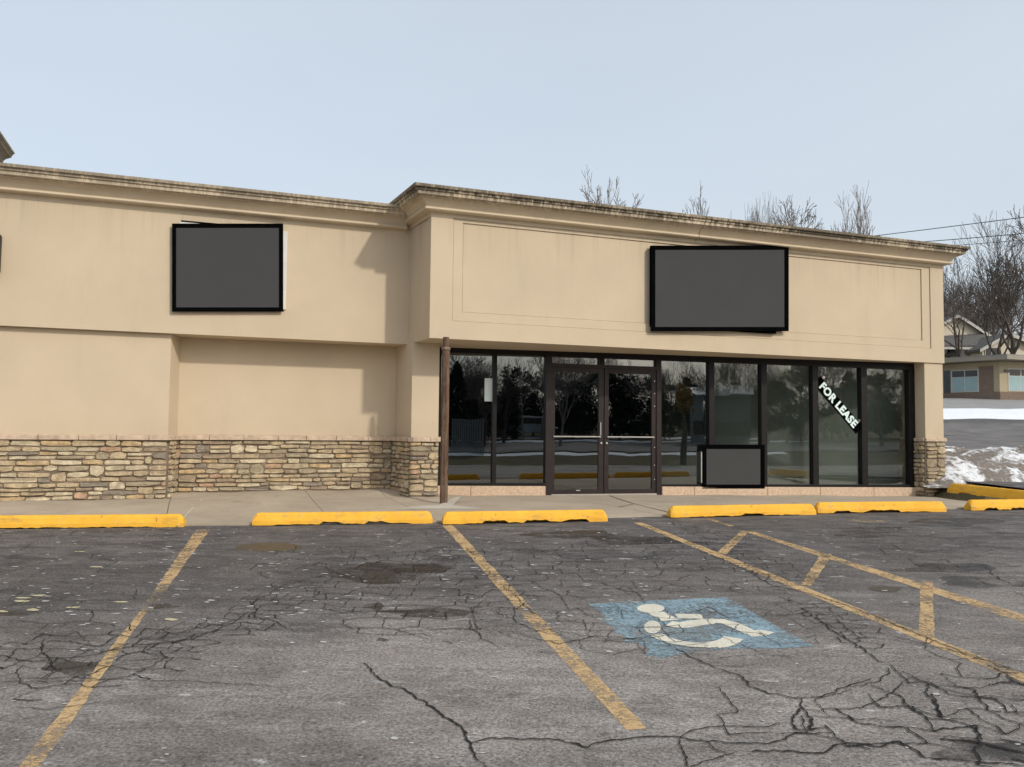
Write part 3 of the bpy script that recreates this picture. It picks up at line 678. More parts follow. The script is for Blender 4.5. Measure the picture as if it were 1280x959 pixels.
# stone wainscots -------------------------------------------------------------
stones = []      # (area, mb, parent, frame, mat)
def stone_wall(name, P0, P1, nrm, zt0, zb0, zb1, row=(.050, .088), ln=(.13, .36), thick=.034, hmain=None):
    """mortar slab from P0 to P1 (building frame), stones proud of it along nrm"""
    P0 = Vector((*P0, 0)); P1 = Vector((*P1, 0)); d = (P1-P0); L = d.length; d.normalize(); nr = Vector((*nrm, 0)).normalized()
    mb = MB(); zlo = min(zb0, zb1)-.15
    mb.prism([P0+Vector((0, 0, zlo)), P1+Vector((0, 0, zlo)), P1+Vector((0, 0, zt0)), P0+Vector((0, 0, zt0))], nr*.018)
    w_ = mb.build(name, MORTAR, bld, BF)
    z = zt0-.004; first = True
    sd0 = random.uniform(0, 50)
    def bed(x, z): return .016*mn.noise(Vector((x*2.6+sd0, z*3, 0)))+.007*mn.noise(Vector((x*9+sd0, z*5, 4)))
    def emit(x0, x1, za, zb_):
        if zb_ < zt0-.02: zb_ += bed((x0+x1)/2, zb_)
        za += bed((x0+x1)/2, za) if za > zb0+.03 else 0
        g = random.uniform(.002, .006); x0 += g; x1 -= g; za += g; zb_ -= g
        if x1-x0 < .03 or zb_-za < .012: return
        hh = zb_-za; c = min(.014, hh*.22)
        base = [(x0+c*random.uniform(.2, 1.3), za+random.uniform(0, .22)*hh), ((x0+x1)/2+random.uniform(-.05, .05)*(x1-x0), za+random.uniform(-.08, .16)*hh), (x1-c*random.uniform(.2, 1.9), za+random.uniform(0, .25)*hh), (x1, za+hh*random.uniform(.3, .7)),
                (x1-c*random.uniform(.2, 1.9), zb_-random.uniform(0, .26)*hh), ((x0+x1)/2+random.uniform(-.03, .03), zb_-random.uniform(-.08, .16)*hh), (x0+c*random.uniform(.2, 1.9), zb_-random.uniform(0, .24)*hh), (x0, za+hh*random.uniform(.3, .7))]
        dep = .018+thick*random.uniform(.3, 1.15); cx = (x0+x1)/2; cz = (za+zb_)/2; m = MB(); vs = []
        for k_, (q, sc) in enumerate(((.0, 1.0), (dep*.78, 1.0), (dep, .92))):
            for x, zz in base:
                xx = cx+(x-cx)*(1-(1-sc)*min(1, .035/(x1-x0)*4)); z2 = cz+(zz-cz)*(sc if k_ < 2 else .84)
                dd = q + (random.uniform(-.007, .007) if k_ == 2 else 0)
                vs.append(P0+d*xx+nr*dd+Vector((0, 0, z2)))
        f = [tuple(range(16, 24))]
        for r_ in range(2):
            for i in range(8): f.append((r_*8+i, r_*8+(i+1) % 8, (r_+1)*8+(i+1) % 8, (r_+1)*8+i))
        m.add(vs, f)
        mi = random.choices(range(7), (34, 20, 16, 13, 6, 5, 6))[0]
        stones.append(((x1-x0)*hh, m, w_, mi))
    rows = []
    while z > min(zb0, zb1)+.01:
        h = random.uniform(*row)
        if z-h < min(zb0, zb1)+.02: h = z-min(zb0, zb1)
        rows.append((z-h, z)); z -= h
    blocked = []                                   # spans filled by a tall stone of the row above
    for r_, (za, zb_) in enumerate(rows):
        x = -random.uniform(0, .01); nb = []
        while x < L-.01:
            bl = [b for b in blocked if b[0] <= x+.012 < b[1]]
            if bl: x = bl[0][1]; continue
            nxt = min([b[0] for b in blocked if b[0] > x+.012]+[L])
            l_ = random.uniform(*ln)*(1.25 if zb_-za > .06 else 1)
            x1 = x+l_
            if nxt-x1 < .06: x1 = nxt
            bz = zb0+(zb1-zb0)*(x+x1)/2/L
            if r_+1 < len(rows) and random.random() < .14 and x1-x < .26:
                emit(x, min(x1, L), max(rows[r_+1][0], bz-.02), zb_); nb.append((x, x1))
            elif zb_ > bz+.015: emit(x, min(x1, L), max(za, bz-.02), zb_)
            x = x1
        blocked = nb
    return w_
def caps(w_, P0, P1, nrm, z0, z1, ln=.46, over=.07, trim0=0, trim1=0, first=None):
    P0 = Vector((*P0, 0)); P1 = Vector((*P1, 0)); d = (P1-P0); L = d.length; d.normalize(); nr = Vector((*nrm, 0)).normalized()
    x = -trim0; 
    while x < L+trim1-.01:
        x1 = x+(first if first else ln*random.uniform(.85, 1.1)); first = None
        if L+trim1-x1 < .15: x1 = L+trim1
        dz = random.uniform(-.003, .003); o_ = over+random.uniform(-.004, .004); m = MB()
        a, b_ = P0+d*(x+.003), P0+d*(x1-.003)
        def V(p, q, z): return p+nr*q+Vector((0, 0, z))
        m.add([V(a, .002, z0), V(b_, .002, z0), V(b_, o_, z0), V(a, o_, z0), V(a, .002, z1+dz), V(b_, .002, z1+dz), V(b_, o_, z1-.016+dz), V(a, o_, z1-.016+dz)],
              [(0, 1, 2, 3), (4, 5, 6, 7), (0, 1, 5, 4), (1, 2, 6, 5), (2, 3, 7, 6), (3, 0, 4, 7)])
        m.build('cap_stone', CAPST, w_, BF, bevel=.004); x = x1
zc0, zc1 = 1.285, 1.358
w1 = stone_wall('stone_base', (-6.0, 1.04), (-3.463, 1.04), (0, -1), zc0, .485, .473); caps(w1, (-6.0, 1.04), (-3.463, 1.04), (0, -1), zc0, zc1, trim1=.0)
w2 = stone_wall('stone_base', (-3.352, 1.44), (-3.463, 1.04), (1, -.28), zc0, .53, .473, ln=(.1, .2)); caps(w2, (-3.368, 1.385), (-3.463, 1.04), (1, -.28), zc0, zc1-.002, trim1=.072)
w3 = stone_wall('stone_base', (-3.32, 1.45), (-.20, 1.45), (0, -1), zc0, .532, .54, ln=(.12, .36)); caps(w3, (-3.35, 1.45), (-.16, 1.45), (0, -1), zc0, zc1+.002)
w4 = stone_wall('stone_base', (-.165, 1.42), (-.078, .684), (-1, -.12), zc0, .54, .459, ln=(.08, .2)); caps(w4, (-.165, 1.376), (-.078, .684), (-1, -.12), zc0, zc1-.001, trim1=.07)
w5 = stone_wall('stone_base', (-.10, .684), (.345, .684), (0, -1), zc0, .455, .455, ln=(.1, .28)); caps(w5, (-.078, .684), (.345, .684), (0, -1), zc0, zc1+.001, ln=.3, trim1=.04)
w6 = stone_wall('stone_base', (9.37, .03), (9.812, .03), (0, -1), 1.34, .335, .335, row=(.055, .095), ln=(.12, .26)); caps(w6, (9.37, .03), (9.812, .03), (0, -1), 1.34, 1.41, ln=.5, over=.05, trim0=.03, trim1=.03)
w7 = stone_wall('stone_base', (9.37, .30), (9.37, .04), (-1, 0), 1.34, .335, .335, row=(.055, .095), ln=(.1, .2), thick=.03); caps(w7, (9.37, .26), (9.37, .03), (-1, 0), 1.34, 1.409, ln=.5, over=.045)
stones.sort(key=lambda t: -t[0])
for a_, m, w_, mi in stones[:296]: m.build('stone', STONES[mi], w_, BF)
rest = MB()
for a_, m, w_, mi in stones[296:]: rest.add(m.v, m.f, mi)
o = rest.build('small_stones', STONES, bld, BF); o['kind'] = 'stuff'
print('stones', len(stones))

# storefront ---------------------------------------------------------------------
def zlow(s): return .578-.0098*s                # bottom of the frame
def ztop(s): return 2.712-.0050*s               # underside of the head
def mem(mb, sa, sb, z0a, z1a, z0b=None, z1b=None, t0=-.02, t1=.10):
    z0b = z0a if z0b is None else z0b; z1b = z1a if z1b is None else z1b
    mb.hexa([(sa, t0, z0a), (sb, t0, z0b), (sb, t1, z0b), (sa, t1, z0a)], [(sa, t0, z1a), (sb, t0, z1b), (sb, t1, z1b), (sa, t1, z1a)])
mb = MB(); mem(mb, -.10, 8.93, ztop(-.1), ZB+.01, ztop(8.93), ZB+.01)
head = mb.build('storefront_frame', FRAME, bld, SF)
for sa, sb in ((-.10, 1.845), (3.845, 8.91)):
    mb = MB(); mem(mb, sa, sb, zlow(sa), zlow(sa)+.036, zlow(sb), zlow(sb)+.05, -.028, .11); mb.build('bottom_rail', FRAME, head, SF)
for sa, sb in ((-.10, .05), (.905, .968), (4.752, 4.85), (5.76, 5.868), (6.785, 6.896), (7.79, 7.908), (8.808, 8.93)):
    mb = MB(); mem(mb, sa, sb, zlow(sa)+.03, ztop(sa)+.01, zlow(sb)+.03, ztop(sb)+.01, -.024, .10); mb.build('mullion', FRAME, head, SF)
for sa, sb in ((1.80, 1.905), (3.765, 3.853)):
    mb = MB(); mem(mb, sa, sb, .40, ztop(sa)+.01, .40, ztop(sb)+.01, -.03, .12); mb.build('door_jamb', DOORM, head, SF)
mb = MB(); mem(mb, 1.905, 3.765, 2.528, 2.585, 2.520, 2.578, -.03, .12); mb.build('transom_bar', DOORM, head, SF)
mb = MB(); mem(mb, 2.735, 2.825, 2.58, ztop(2.7)+.01, 2.578, ztop(2.8)+.01, -.022, .1); mb.build('mullion', FRAME, head, SF)
def pane(sa, sb, z0a, z0b, z1a, z1b, parent, t=.04, gm=None):
    mb = MB(); mb.hexa([(sa, t, z0a), (sb, t, z0b), (sb, t+.006, z0b), (sa, t+.006, z0a)], [(sa, t, z1a), (sb, t, z1b), (sb, t+.006, z1b), (sa, t+.006, z1a)])
    return mb.build('glass_pane', gm or GLASS, parent, SF)
for sa, sb in ((.045, .91), (.963, 1.805), (3.848, 4.757), (4.845, 5.765), (5.863, 6.79), (6.891, 7.795), (7.903, 8.813)):
    pane(sa, sb, zlow(sa)+.03, zlow(sb)+.045, ztop(sa)+.005, ztop(sb)+.005, head, .04+.001*sa, GLASSR if sa > 4.8 else GLASS)
for sa, sb in ((1.90, 2.74), (2.82, 3.77)): pane(sa, sb, 2.58, 2.574, ztop(sa)+.005, ztop(sb)+.005, head, gm=GLASSC)
for sa, sb, hinge in ((1.908, 2.815, 0), (2.829, 3.762, 1)):
    mb = MB(); zt_ = 2.524-.004*(sa-1.9)
    L0, L1 = (.052, .09) if not hinge else (.075, .078)
    mem(mb, sa, sa+L0, .425, zt_, t0=-.012, t1=.035); mem(mb, sb-L1, sb, .425, zt_, t0=-.012, t1=.035)
    mem(mb, sa+L0, sb-L1, zt_-.075, zt_, t0=-.011, t1=.034); mem(mb, sa+L0, sb-L1, .425, .50, t0=-.011, t1=.034)
    door = mb.build('door', DOORM, bld, SF)
    pane(sa+L0-.005, sb-L1+.005, .495, .495, zt_-.07, zt_-.07, door, .012)
    mb = MB(); zz = 1.372; mb.tube([(sa+L0-.02, -.045, zz), (sb-L1+.02, -.045, zz)], .011, 8); mb.box(sa+L0-.03, sa+L0-.015, -.05, -.01, zz-.012, zz+.012); mb.box(sb-L1+.015, sb-L1+.03, -.05, -.01, zz-.012, zz+.012)
    mb.build('push_bar', ALU, door, SF)
    lk = sb-L1/2 if not hinge else sa+L0/2
    mb = MB(); mb.tube([(lk, -.032, 1.27), (lk, -.008, 1.27)], .017, 12); mb.build('lock_cylinder', ALU, door, SF)
    if not hinge:
        mb = MB(); q = sb-L1+.02; mb.tube([(q, -.012, 1.62), (q, -.055, 1.61), (q, -.06, 1.40), (q, -.012, 1.385)], .010, 8); mb.build('pull_handle', ALU, door, SF)
        mb = MB(); mb.box(sa+.43, sa+.50, -.016, -.010, .475, .49); mb.build('door_stop', ALU, door, SF)
    else:
        for zz in (2.33, 2.12, 1.90, 1.2, .9, .66): mb = MB(); mb.tube([(sb-.03, -.018, zz), (sb-.03, -.008, zz)], .009, 8); mb.build('screw', ALU, door, SF)
mb = MB(); mb.box(1.905, 3.765, -.04, .14, .395, .423); mb.build('door_threshold', ALU, bld, SF)
# stone sill blocks below the frame
xs = [-.10, .55, 1.80]; xs2 = [3.853, 4.45, 5.85, 6.9, 8.0, 8.93]
for arr in (xs, xs2):
    for sa, sb in zip(arr, arr[1:]):
        mb = MB(); mem(mb, sa+.004, sb-.004, .25, zlow(sa)-.002, .22, zlow(sb)-.002, -.06, .12); mb.build('sill_block', SILLST, bld, SF, bevel=.006)
# post
pz = .392
pc = BFi @ atz(554.5, 632.3, pz); 
post = MB(); r_ = .058; 
hx = [(pc.x+r_*math.cos(R(30+60*i))*1.0, pc.y+r_*math.sin(R(30+60*i)), 0) for i in range(6)]
post.prism([(x, y, pz-.02) for x, y, _ in hx], (0, 0, 2.27)); pst = bpart(post, 'support_post', WOOD, bevel=.004)
mb = MB(); mb.tube([(pc.x, pc.y, pz+2.24), (pc.x, pc.y, ZB+.01)], .046, 12); mb.build('post_pipe', WOOD, pst, BF)
mb = MB(); mb.tube([(pc.x, pc.y, pz+2.225), (pc.x, pc.y, pz+2.262)], .066, 6); mb.build('post_collar', simple('rusty_collar', (.22, .17, .14), .8, .3, 12, .4), pst, BF)
# interior
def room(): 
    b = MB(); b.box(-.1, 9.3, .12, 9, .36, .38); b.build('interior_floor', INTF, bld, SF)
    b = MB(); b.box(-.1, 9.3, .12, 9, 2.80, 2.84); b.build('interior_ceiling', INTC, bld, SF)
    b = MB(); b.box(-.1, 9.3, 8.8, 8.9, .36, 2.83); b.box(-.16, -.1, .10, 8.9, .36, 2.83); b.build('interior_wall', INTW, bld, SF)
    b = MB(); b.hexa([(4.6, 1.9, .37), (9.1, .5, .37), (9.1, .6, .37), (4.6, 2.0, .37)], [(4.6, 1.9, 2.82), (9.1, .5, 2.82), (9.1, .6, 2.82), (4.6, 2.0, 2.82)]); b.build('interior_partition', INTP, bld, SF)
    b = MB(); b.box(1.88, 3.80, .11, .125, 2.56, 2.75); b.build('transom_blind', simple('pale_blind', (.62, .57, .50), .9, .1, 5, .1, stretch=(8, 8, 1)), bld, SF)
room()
# street number plate behind the transom
t_ = MB(); t_.box(2.16, 2.44, .052, .06, 2.588, 2.672)
pl = tag(t_.build('number_plate', BLACK, None, SF), 'small dark number plate in the transom over the left door', 'plate')
def text_mesh(txt, size, name, mat, parent, frame, bold=0.0, ext=.002):
    cu = bpy.data.curves.new(name, 'FONT'); cu.body = txt; cu.size = size; cu.extrude = ext; cu.offset = bold; cu.align_x = 'CENTER'; cu.align_y = 'CENTER'; cu.space_character = 1.08; cu.resolution_u = 3
    tmp = bpy.data.objects.new('tmp', cu); COL.objects.link(tmp); bpy.context.view_layer.update()
    me = bpy.data.meshes.new_from_object(tmp.evaluated_get(bpy.context.evaluated_depsgraph_get())); bpy.data.objects.remove(tmp)
    me.materials.clear(); me.materials.append(mat); o = bpy.data.objects.new(name, me); COL.objects.link(o); WM[o] = frame
    o.parent = parent; o.matrix_basis = WM[parent].inverted() @ frame; return o
RX = Matrix.Rotation(R(90), 4, 'X')
text_mesh('2480', .075, 'number_lettering', simple('dull_number_paint', (.07, .06, .06), .6, .1, 5, .05), pl, SF @ Matrix.Translation((2.30, .050, 2.63)) @ RX, .002)

# FOR LEASE strip
q0 = ST(1023, 477, .02); q1 = ST(1072.5, 536, .02); ang = math.atan2(q1.z-q0.z, q1.x-q0.x); cc = (q0+q1)/2; Ls = (q1-q0).length
fl_ = SF @ Matrix.Translation((cc.x, .022, cc.z)) @ Matrix.Rotation(-ang, 4, 'Y')
mb = MB(); mb.box(-Ls/2-.04, Ls/2+.04, 0, .006, -.098, .098)
ls = tag(mb.build('lease_sign', BLACK, None, fl_), 'black strip reading FOR LEASE in white capitals hung diagonally on the window', 'sign')
text_mesh('FOR LEASE', .200, 'lettering', simple('letter_white', (.72, .86, .84), .7, .05, 5, .05), ls, fl_ @ Matrix.Translation((0, -.003, 0)) @ RX, .009)
for x in (-Ls/2+.02, Ls/2-.08):
    mb = MB(); mb.tube([(x, -.004, .135), (x, .012, .135)], .026, 10); mb.box(x-.008, x+.008, -.001, .004, .10, .135); mb.build('suction_cup', ALU, ls, fl_)
# paper, extinguisher, window sign
p0 = ST(605.5, 473, .06); p1 = ST(615.6, 502, .06)
mb = MB(); mb.box(p0.x, p1.x, .034, .036, p1.z, p0.z); tag(mb.build('paper_notice', simple('notice_paper', (.75, .86, .88), .8, .04, 3, .05), None, SF), 'white paper notice taped to the left window', 'paper')
e0 = ST(611, 551, .16)
ex = empty('fire_extinguisher', SF @ Matrix.Translation((e0.x, .16, 1.08)), 'red fire extinguisher hanging behind the left window', 'extinguisher')
mb = MB(); mb.tube([(e0.x, .16, z) for z in (1.08, 1.09, 1.33, 1.37, 1.39)], [.045, .055, .055, .035, .02], 14); mb.build('cylinder', REDM, ex, SF, smooth=True)
mb = MB(); mb.box(e0.x-.012, e0.x+.012, .12, .20, 1.40, 1.415); mb.box(e0.x-.01, e0.x+.01, .12, .22, 1.43, 1.44); mb.build('handle', ALU, ex, SF)
mb = MB(); mb.tube([(e0.x, .15, 1.40), (e0.x-.06, .14, 1.37), (e0.x-.07, .14, 1.2), (e0.x-.06, .14, 1.12)], .01, 6); mb.build('hose', RUBBER, ex, SF)

def sign(name, quad_fn, bw, label, cab, cabmat, frame, depth, thick=.02):
    """quad_fn(px,py,depth)->local point on the face plane. face plane at y=depth, body behind it"""
    x0, y0, x1, y1 = bw; b = 5.2
    root = MB()
    root.box(*cab_box(cab)); ro = root.build(name, cabmat, None, frame); tag(ro, label, 'sign')
    def Q(a, b_, c, d): return [quad_fn(x, y, depth) for x, y in ((a, d), (c, d), (c, b_), (a, b_))]
    O = Q(x0, y0, x1, y1); In = Q(x0+b, y0+b, x1-b, y1-b)
    m = MB(); off = Vector((0, thick, 0))
    m.add(O+In+[p+off for p in O]+[p+off for p in In], [(0, 1, 5, 4), (1, 2, 6, 5), (2, 3, 7, 6), (3, 0, 4, 7)]+[(8, 9, 13, 12), (9, 10, 14, 13), (10, 11, 15, 14), (11, 8, 12, 15)]+
          [(i, (i+1) % 4, 8+(i+1) % 4, 8+i) for i in range(4)]+[(4+i, 4+(i+1) % 4, 12+(i+1) % 4, 12+i) for i in range(4)])
    m.build('sign_frame', BLACK, ro, frame)
    m = MB(); m.prism([p+Vector((0, .006, 0)) for p in In], (0, .012, 0)); m.build('sign_face', GREYP, ro, frame)
    return ro
def cab_box(c): return c
sign('wall_sign', UV, (215, 279.5, 354, 389.5), 'near-square grey sign panel with black border on the left wall', (-3.40, -1.925, .905, .945, 3.20, 4.350), WHITEP, BF, .885)
mb = MB(); mb.box(-3.38, -2.6, .902, .948, 4.351, 4.372); mb.build('sign_cap', BLACK, [o for o in COL.objects if o.name == 'wall_sign'][0], BF)
sign('wall_sign', UV, (814, 307, 986, 414), 'wide grey sign panel with black border over the windows on the right', (3.60, 6.00, -.06, -.003, 3.14, 4.43), BLACK, BF, -.082)
sign('window_sign', ST, (878, 556, 956, 611), 'small grey sign panel with black border low against the window', (4.585, 5.70, -.05, -.03, .60, 1.13), WHITEP, SF, -.06, .012)
f0 = UV(.2, 289, .80); f1 = UV(.2, 340, .80)
mb = MB(); mb.box(f0.x-1.6, f0.x, .80, .948, f1.z, f0.z-.03); o = mb.build('wall_sign', FRAME, None, BF, bevel=.02); tag(o, 'dark edge of a wall sign cut off by the left side of the photo', 'sign')
mb = MB(); mb.box(f0.x-1.5, f0.x-.05, .79, .80, f1.z+.05, f0.z-.08); mb.build('sign_face', WHITEP, o, BF)

# ------------------------------------------------------------------ wheel stops
def wheel_stop(p, q, label, wid=.15, hgt=.135, name='wheel_stop', z=None):
    """p, q: ends of the near bottom edge on the ground"""
    p = p.copy(); q = q.copy(); d = (q-p); L = d.length; base = (p+q)/2; d.normalize(); n = Vector((-d.y, d.x, 0)).normalized()
    if n.y < 0: n = -n
    fr = Matrix(((d.x, n.x, 0, p.x), (d.y, n.y, 0, p.y), (d.z, 0, 1, p.z), (0, 0, 0, 1)))
    mb = MB(); N_ = 44; o = 0
    bite = [random.choice((0, 0, 1)) for _ in range(8)]
    prof = [(0, 0), (.004, .35), (.03, .82), (.05, 1.0), (wid-.05, 1.0), (wid-.03, .82), (wid-.004, .35), (wid, 0)]
    for i in range(N_+1):
        t = i/N_; x = t*L; e = min(x, L-x); rise = min(1, .72+e/.05*.28) if e < .05 else 1
        ins = .02*(1-min(1, e/.05))
        bt = 0
        if .12 < t < .88: bt = (.026 if bite[int(t*8) % 8] else .003)+random.uniform(0, .012)
        for y, h in prof:
            yy = wid/2+(y-wid/2)*(1-ins*6); zz = h*hgt*rise if h > .5 else (bt if h == 0 and y < .01 else h*hgt)
            mb.v.append(Vector((x+(.012*(1 if t < .5 else -1) if e < .001 and h > .8 else 0), yy+random.uniform(-.0015, .0015), zz+random.uniform(-.0015, .0015)+.004)))
    k = len(prof)
    for i in range(N_):
        for j in range(k-1): mb.f.append([i*k+j, (i+1)*k+j, (i+1)*k+j+1, i*k+j+1]); mb.m.append(0)
    mb.f.append(list(range(k))); mb.m.append(0); mb.f.append([N_*k+j for j in range(k)][::-1]); mb.m.append(0)
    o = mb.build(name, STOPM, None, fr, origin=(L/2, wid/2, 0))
    return tag(o, label, 'wheel stop', 'yellow wheel stops along the shop')
g = G
def ext(p, q, L): d = (p-q).normalized(); return q+d*L
P, Q = g(-160, 664), g(229, 659)
wheel_stop(ext(P, Q, 2.45), Q, 'yellow concrete wheel stop running off the left side of the photo')
wheel_stop(g(315, 658), g(541, 654.5), 'yellow concrete wheel stop second from the left, just left of the brown post')
wheel_stop(g(554, 656.5), g(760, 652), 'yellow concrete wheel stop in front of the glass doors')
wheel_stop(g(839, 648), g(1021, 643.5), 'chipped yellow concrete wheel stop in front of the low window sign')
wheel_stop(g(1023, 642.5), g(1184, 640), 'yellow concrete wheel stop below the stone column at the right')
P = g(1215, 639); Q = g(1345, 636.5); wheel_stop(P, Q, 'yellow wheel stop cut by the right side of the photo, nearest the asphalt line', .16)
P = g(1183, 614.5); Q = g(1325, 634.5); wheel_stop(P, Q, 'long faded yellow kerb block angled behind the others at the building corner', .20, .15)

# ------------------------------------------------------------------ snow
def heap(name, x0, x1, y0, y1, hfun, mat, nx=70, ny=26, zb_=None, z=.0):
    mb = MB()
    for j in range(ny+1):
        for i in range(nx+1):
            x = x0+(x1-x0)*i/nx; y = y0+(y1-y0)*j/ny; mb.v.append(Vector((x, y, terr(y)+hfun(x, y, i/nx, j/ny))))
    for j in range(ny):
        for i in range(nx): mb.f.append([j*(nx+1)+i, j*(nx+1)+i+1, (j+1)*(nx+1)+i+1, (j+1)*(nx+1)+i]); mb.m.append(0)
    return mb.build(name, mat, smooth=True)
from mathutils import noise as mn
def hb(x, y, a, b_):
    env = max(0, math.sin(math.pi*min(1, max(0, b_)))**.7)*min(1, a*30, (1-a)*6)
    cr_ = .50+.24*mn.noise(Vector((x*.35, y*.3, 1)))
    r1 = .17*mn.noise(Vector((x*1.1, y*1.6, 3)))+.09*mn.noise(Vector((x*3.1, y*3.5, 5)))+.05*mn.noise(Vector((x*8, y*8, 7)))
    return .03-.10+env*(cr_+.12+r1)
o = heap('snow_bank', 7.5, 26, 15.0, 19.5, hb, SNOWD, 120, 40); tag(o, 'dirty melting snow bank ploughed up beyond the right corner of the building', 'snow bank')
def flat(x, y, a, b_): e = min(b_, 1-b_)*2; return -.10+.20*min(1, e*1.6)+.16*mn.noise(Vector((x*.16, y*.55, 2)))+.05*mn.noise(Vector((x*.8, y*2, 6)))
o = heap('snow_strip', 8, 90, 34.2, 43.5, flat, SNOW, 200, 34); tag(o, 'white strip of snow along the far side of the road', 'snow')
o = heap('snow_strip', 10, 40, 19.6, 22.2, lambda x, y, a, b_: -.06+.16*mn.noise(Vector((x*.35, y*.9, 9)))+.02, SNOW, 60, 10); tag(o, 'thin ragged snow along the near edge of the road', 'snow')

# ------------------------------------------------------------------ far buildings on the right
def corner_px(px, py, Y): return atY(px, py, Y)
C1 = atY(1250, 497, 56.0); zb0 = terr(56)-.05
roofz = atY(1250, 447, 56).z
L0 = atY(1130, 490, 61.5)                        # the long front runs back to the left
fr1 = empty('office_building', Matrix.Translation((C1.x, C1.y, zb0)), 'low flat-roofed beige office building with pale blue window film across the road', 'building')
dl = Vector((L0.x-C1.x, L0.y-C1.y, 0)); Ll = dl.length; dl.normalize(); nl = Vector((-dl.y, dl.x, 0)); nl = nl if nl.y < 0 else -nl
dr = Vector((1, .16, 0)).normalized(); nr_ = Vector((dr.y, -dr.x, 0))
FL = Matrix(((dl.x, -nl.x, 0, C1.x), (dl.y, -nl.y, 0, C1.y), (0, 0, 1, zb0), (0, 0, 0, 1)))     # x along, y into building
FR = Matrix(((dr.x, -nr_.x, 0, C1.x), (dr.y, -nr_.y, 0, C1.y), (0, 0, 1, zb0), (0, 0, 0, 1)))
H1 = roofz-zb0
def facade(FM, L, brick_to, wins, wallmat):
    m = MB(); m.box(0, L, 0, .3, 0, H1-.25); m.build('wall', wallmat, fr1, FM)
    m = MB(); m.box(-.05, L, -.05, 0, 0, .62); m.build('brick_base', BRICKM, fr1, FM)
    if brick_to: m = MB(); m.box(brick_to[0], brick_to[1], -.04, 0, .62, H1-.55); m.build('brick_panel', BRICKM, fr1, FM)
    for (a, b_, n_) in wins:
        m = MB(); m.box(a-.06, b_+.06, -.03, 0, .66, H1-.72); w_ = m.build('window', TRIMW, fr1, FM)
        ww = (b_-a)/n_
        for k in range(n_):
            m = MB(); m.box(a+k*ww+.04, a+(k+1)*ww-.04, -.045, -.03, .72, 1.68); m.build('lower_pane', BLUEW, w_, FM)
            m = MB(); m.box(a+k*ww+.04, a+(k+1)*ww-.04, -.045, -.03, 1.72, H1-.78); m.build('upper_pane', DARKW, w_, FM)
k1 = 56/1040.
def along(px): # distance along the left front at picture column px
    d = ray(px, 480); P = CAM; n = nl; t = (C1-P).dot(n)/d.dot(n); return (P+d*t-C1).dot(dl)
facade(FL, Ll, (along(1242), along(1224)), [(along(1223), along(1190), 2)], BEIGEW)
m = MB(); m.box(along(1188), along(1180), -.03, 0, .1, H1-.72); m.build('door', DARKW, fr1, FL)
facade(FR, 14, None, [(.7, 3.4, 3), (6.5, 9.5, 3)], BEIGEW)
m = MB()
m.add([FL @ Vector((-1.0, -1.1, H1-.22)), FL @ Vector((Ll+1, -1.0, H1-.22)), FL @ Vector((Ll+1, 12, H1-.22)), FR @ Vector((15, 12, H1-.22)), FR @ Vector((15, -1.0, H1-.22)), FR @ Vector((1.0, -1.0, H1-.22))], [tuple(range(6))])
pts = [v.copy() for v in m.v]; m = MB(); m.prism(pts, (0, 0, .27)); m.build('flat_roof', simple('roof_edge', (.30, .27, .215), .8, .1, 1, .1), fr1, I4)
m = MB(); m.prism([p+Vector((0, 0, .275)) for p in pts], (0, 0, .06)); m.build('roof_covering', ROOFM, fr1, I4)
m = MB(); m.box(.35, .75, -.06, 0, 1.95, 2.1); m.build('wall_plate', DARKW, fr1, FR)
# houses behind: gable ends face us
def house(px0, px1, pxr, y_eave, y_ridge, Y, depth, label, wins, porch=None):
    a = atY(px0, y_eave, Y); b_ = atY(px1, y_eave, Y); r_ = atY(pxr, y_ridge, Y); zg = terr(Y)-.2
    root = empty('house', Matrix.Translation(((a.x+b_.x)/2, Y, zg)), label, 'house')
    m = MB(); m.prism([(a.x, Y, zg), (b_.x, Y, zg), (b_.x, Y, b_.z), (r_.x, Y, r_.z), (a.x, Y, a.z)], (0, depth, 0)); m.build('wall', SIDING, root, I4)
    for p in (a, b_):
        s_ = 1 if p is b_ else -1; m = MB(); ov = .5
        e = Vector((p.x+s_*ov, Y-.5, p.z-ov*(r_.z-p.z)/abs(r_.x-p.x))); R0 = Vector((r_.x, Y-.5, r_.z))
        m.prism([e+Vector((0, 0, .02)), R0+Vector((0, 0, .02)), R0+Vector((0, 0, .22)), e+Vector((0, 0, .22))], (0, depth+1, 0)); ro = m.build('roof', SHINGLE, root, I4)
        m = MB(); m.prism([e+Vector((0, -.04, -.12)), R0+Vector((0, -.04, -.12)), R0+Vector((0, -.04, .2)), e+Vector((0, -.04, .2))], (0, .04, 0)); m.build('barge_board', TRIMW, ro, I4)
    for (x0, y0, x1, y1) in wins:
        p, q = atY(x0, y0, Y-.05), atY(x1, y1, Y-.05)
        m = MB(); m.box(p.x, q.x, Y-.08, Y, q.z, p.z); w_ = m.build('window', TRIMW, root, I4)
        mid = (p.x+q.x)/2
        for (u0, u1) in ((p.x+.08, mid-.04), (mid+.04, q.x-.08)): m = MB(); m.box(u0, u1, Y-.1, Y-.08, q.z+.08, p.z-.08); m.build('pane', DARKW, w_, I4)
    return root
hz = house(1150, 1232, 1195, 420, 396, 84, 12, 'two-storey beige house with a gable behind the office building', [(1183, 434, 1193, 448), (1206, 434, 1214, 448)])
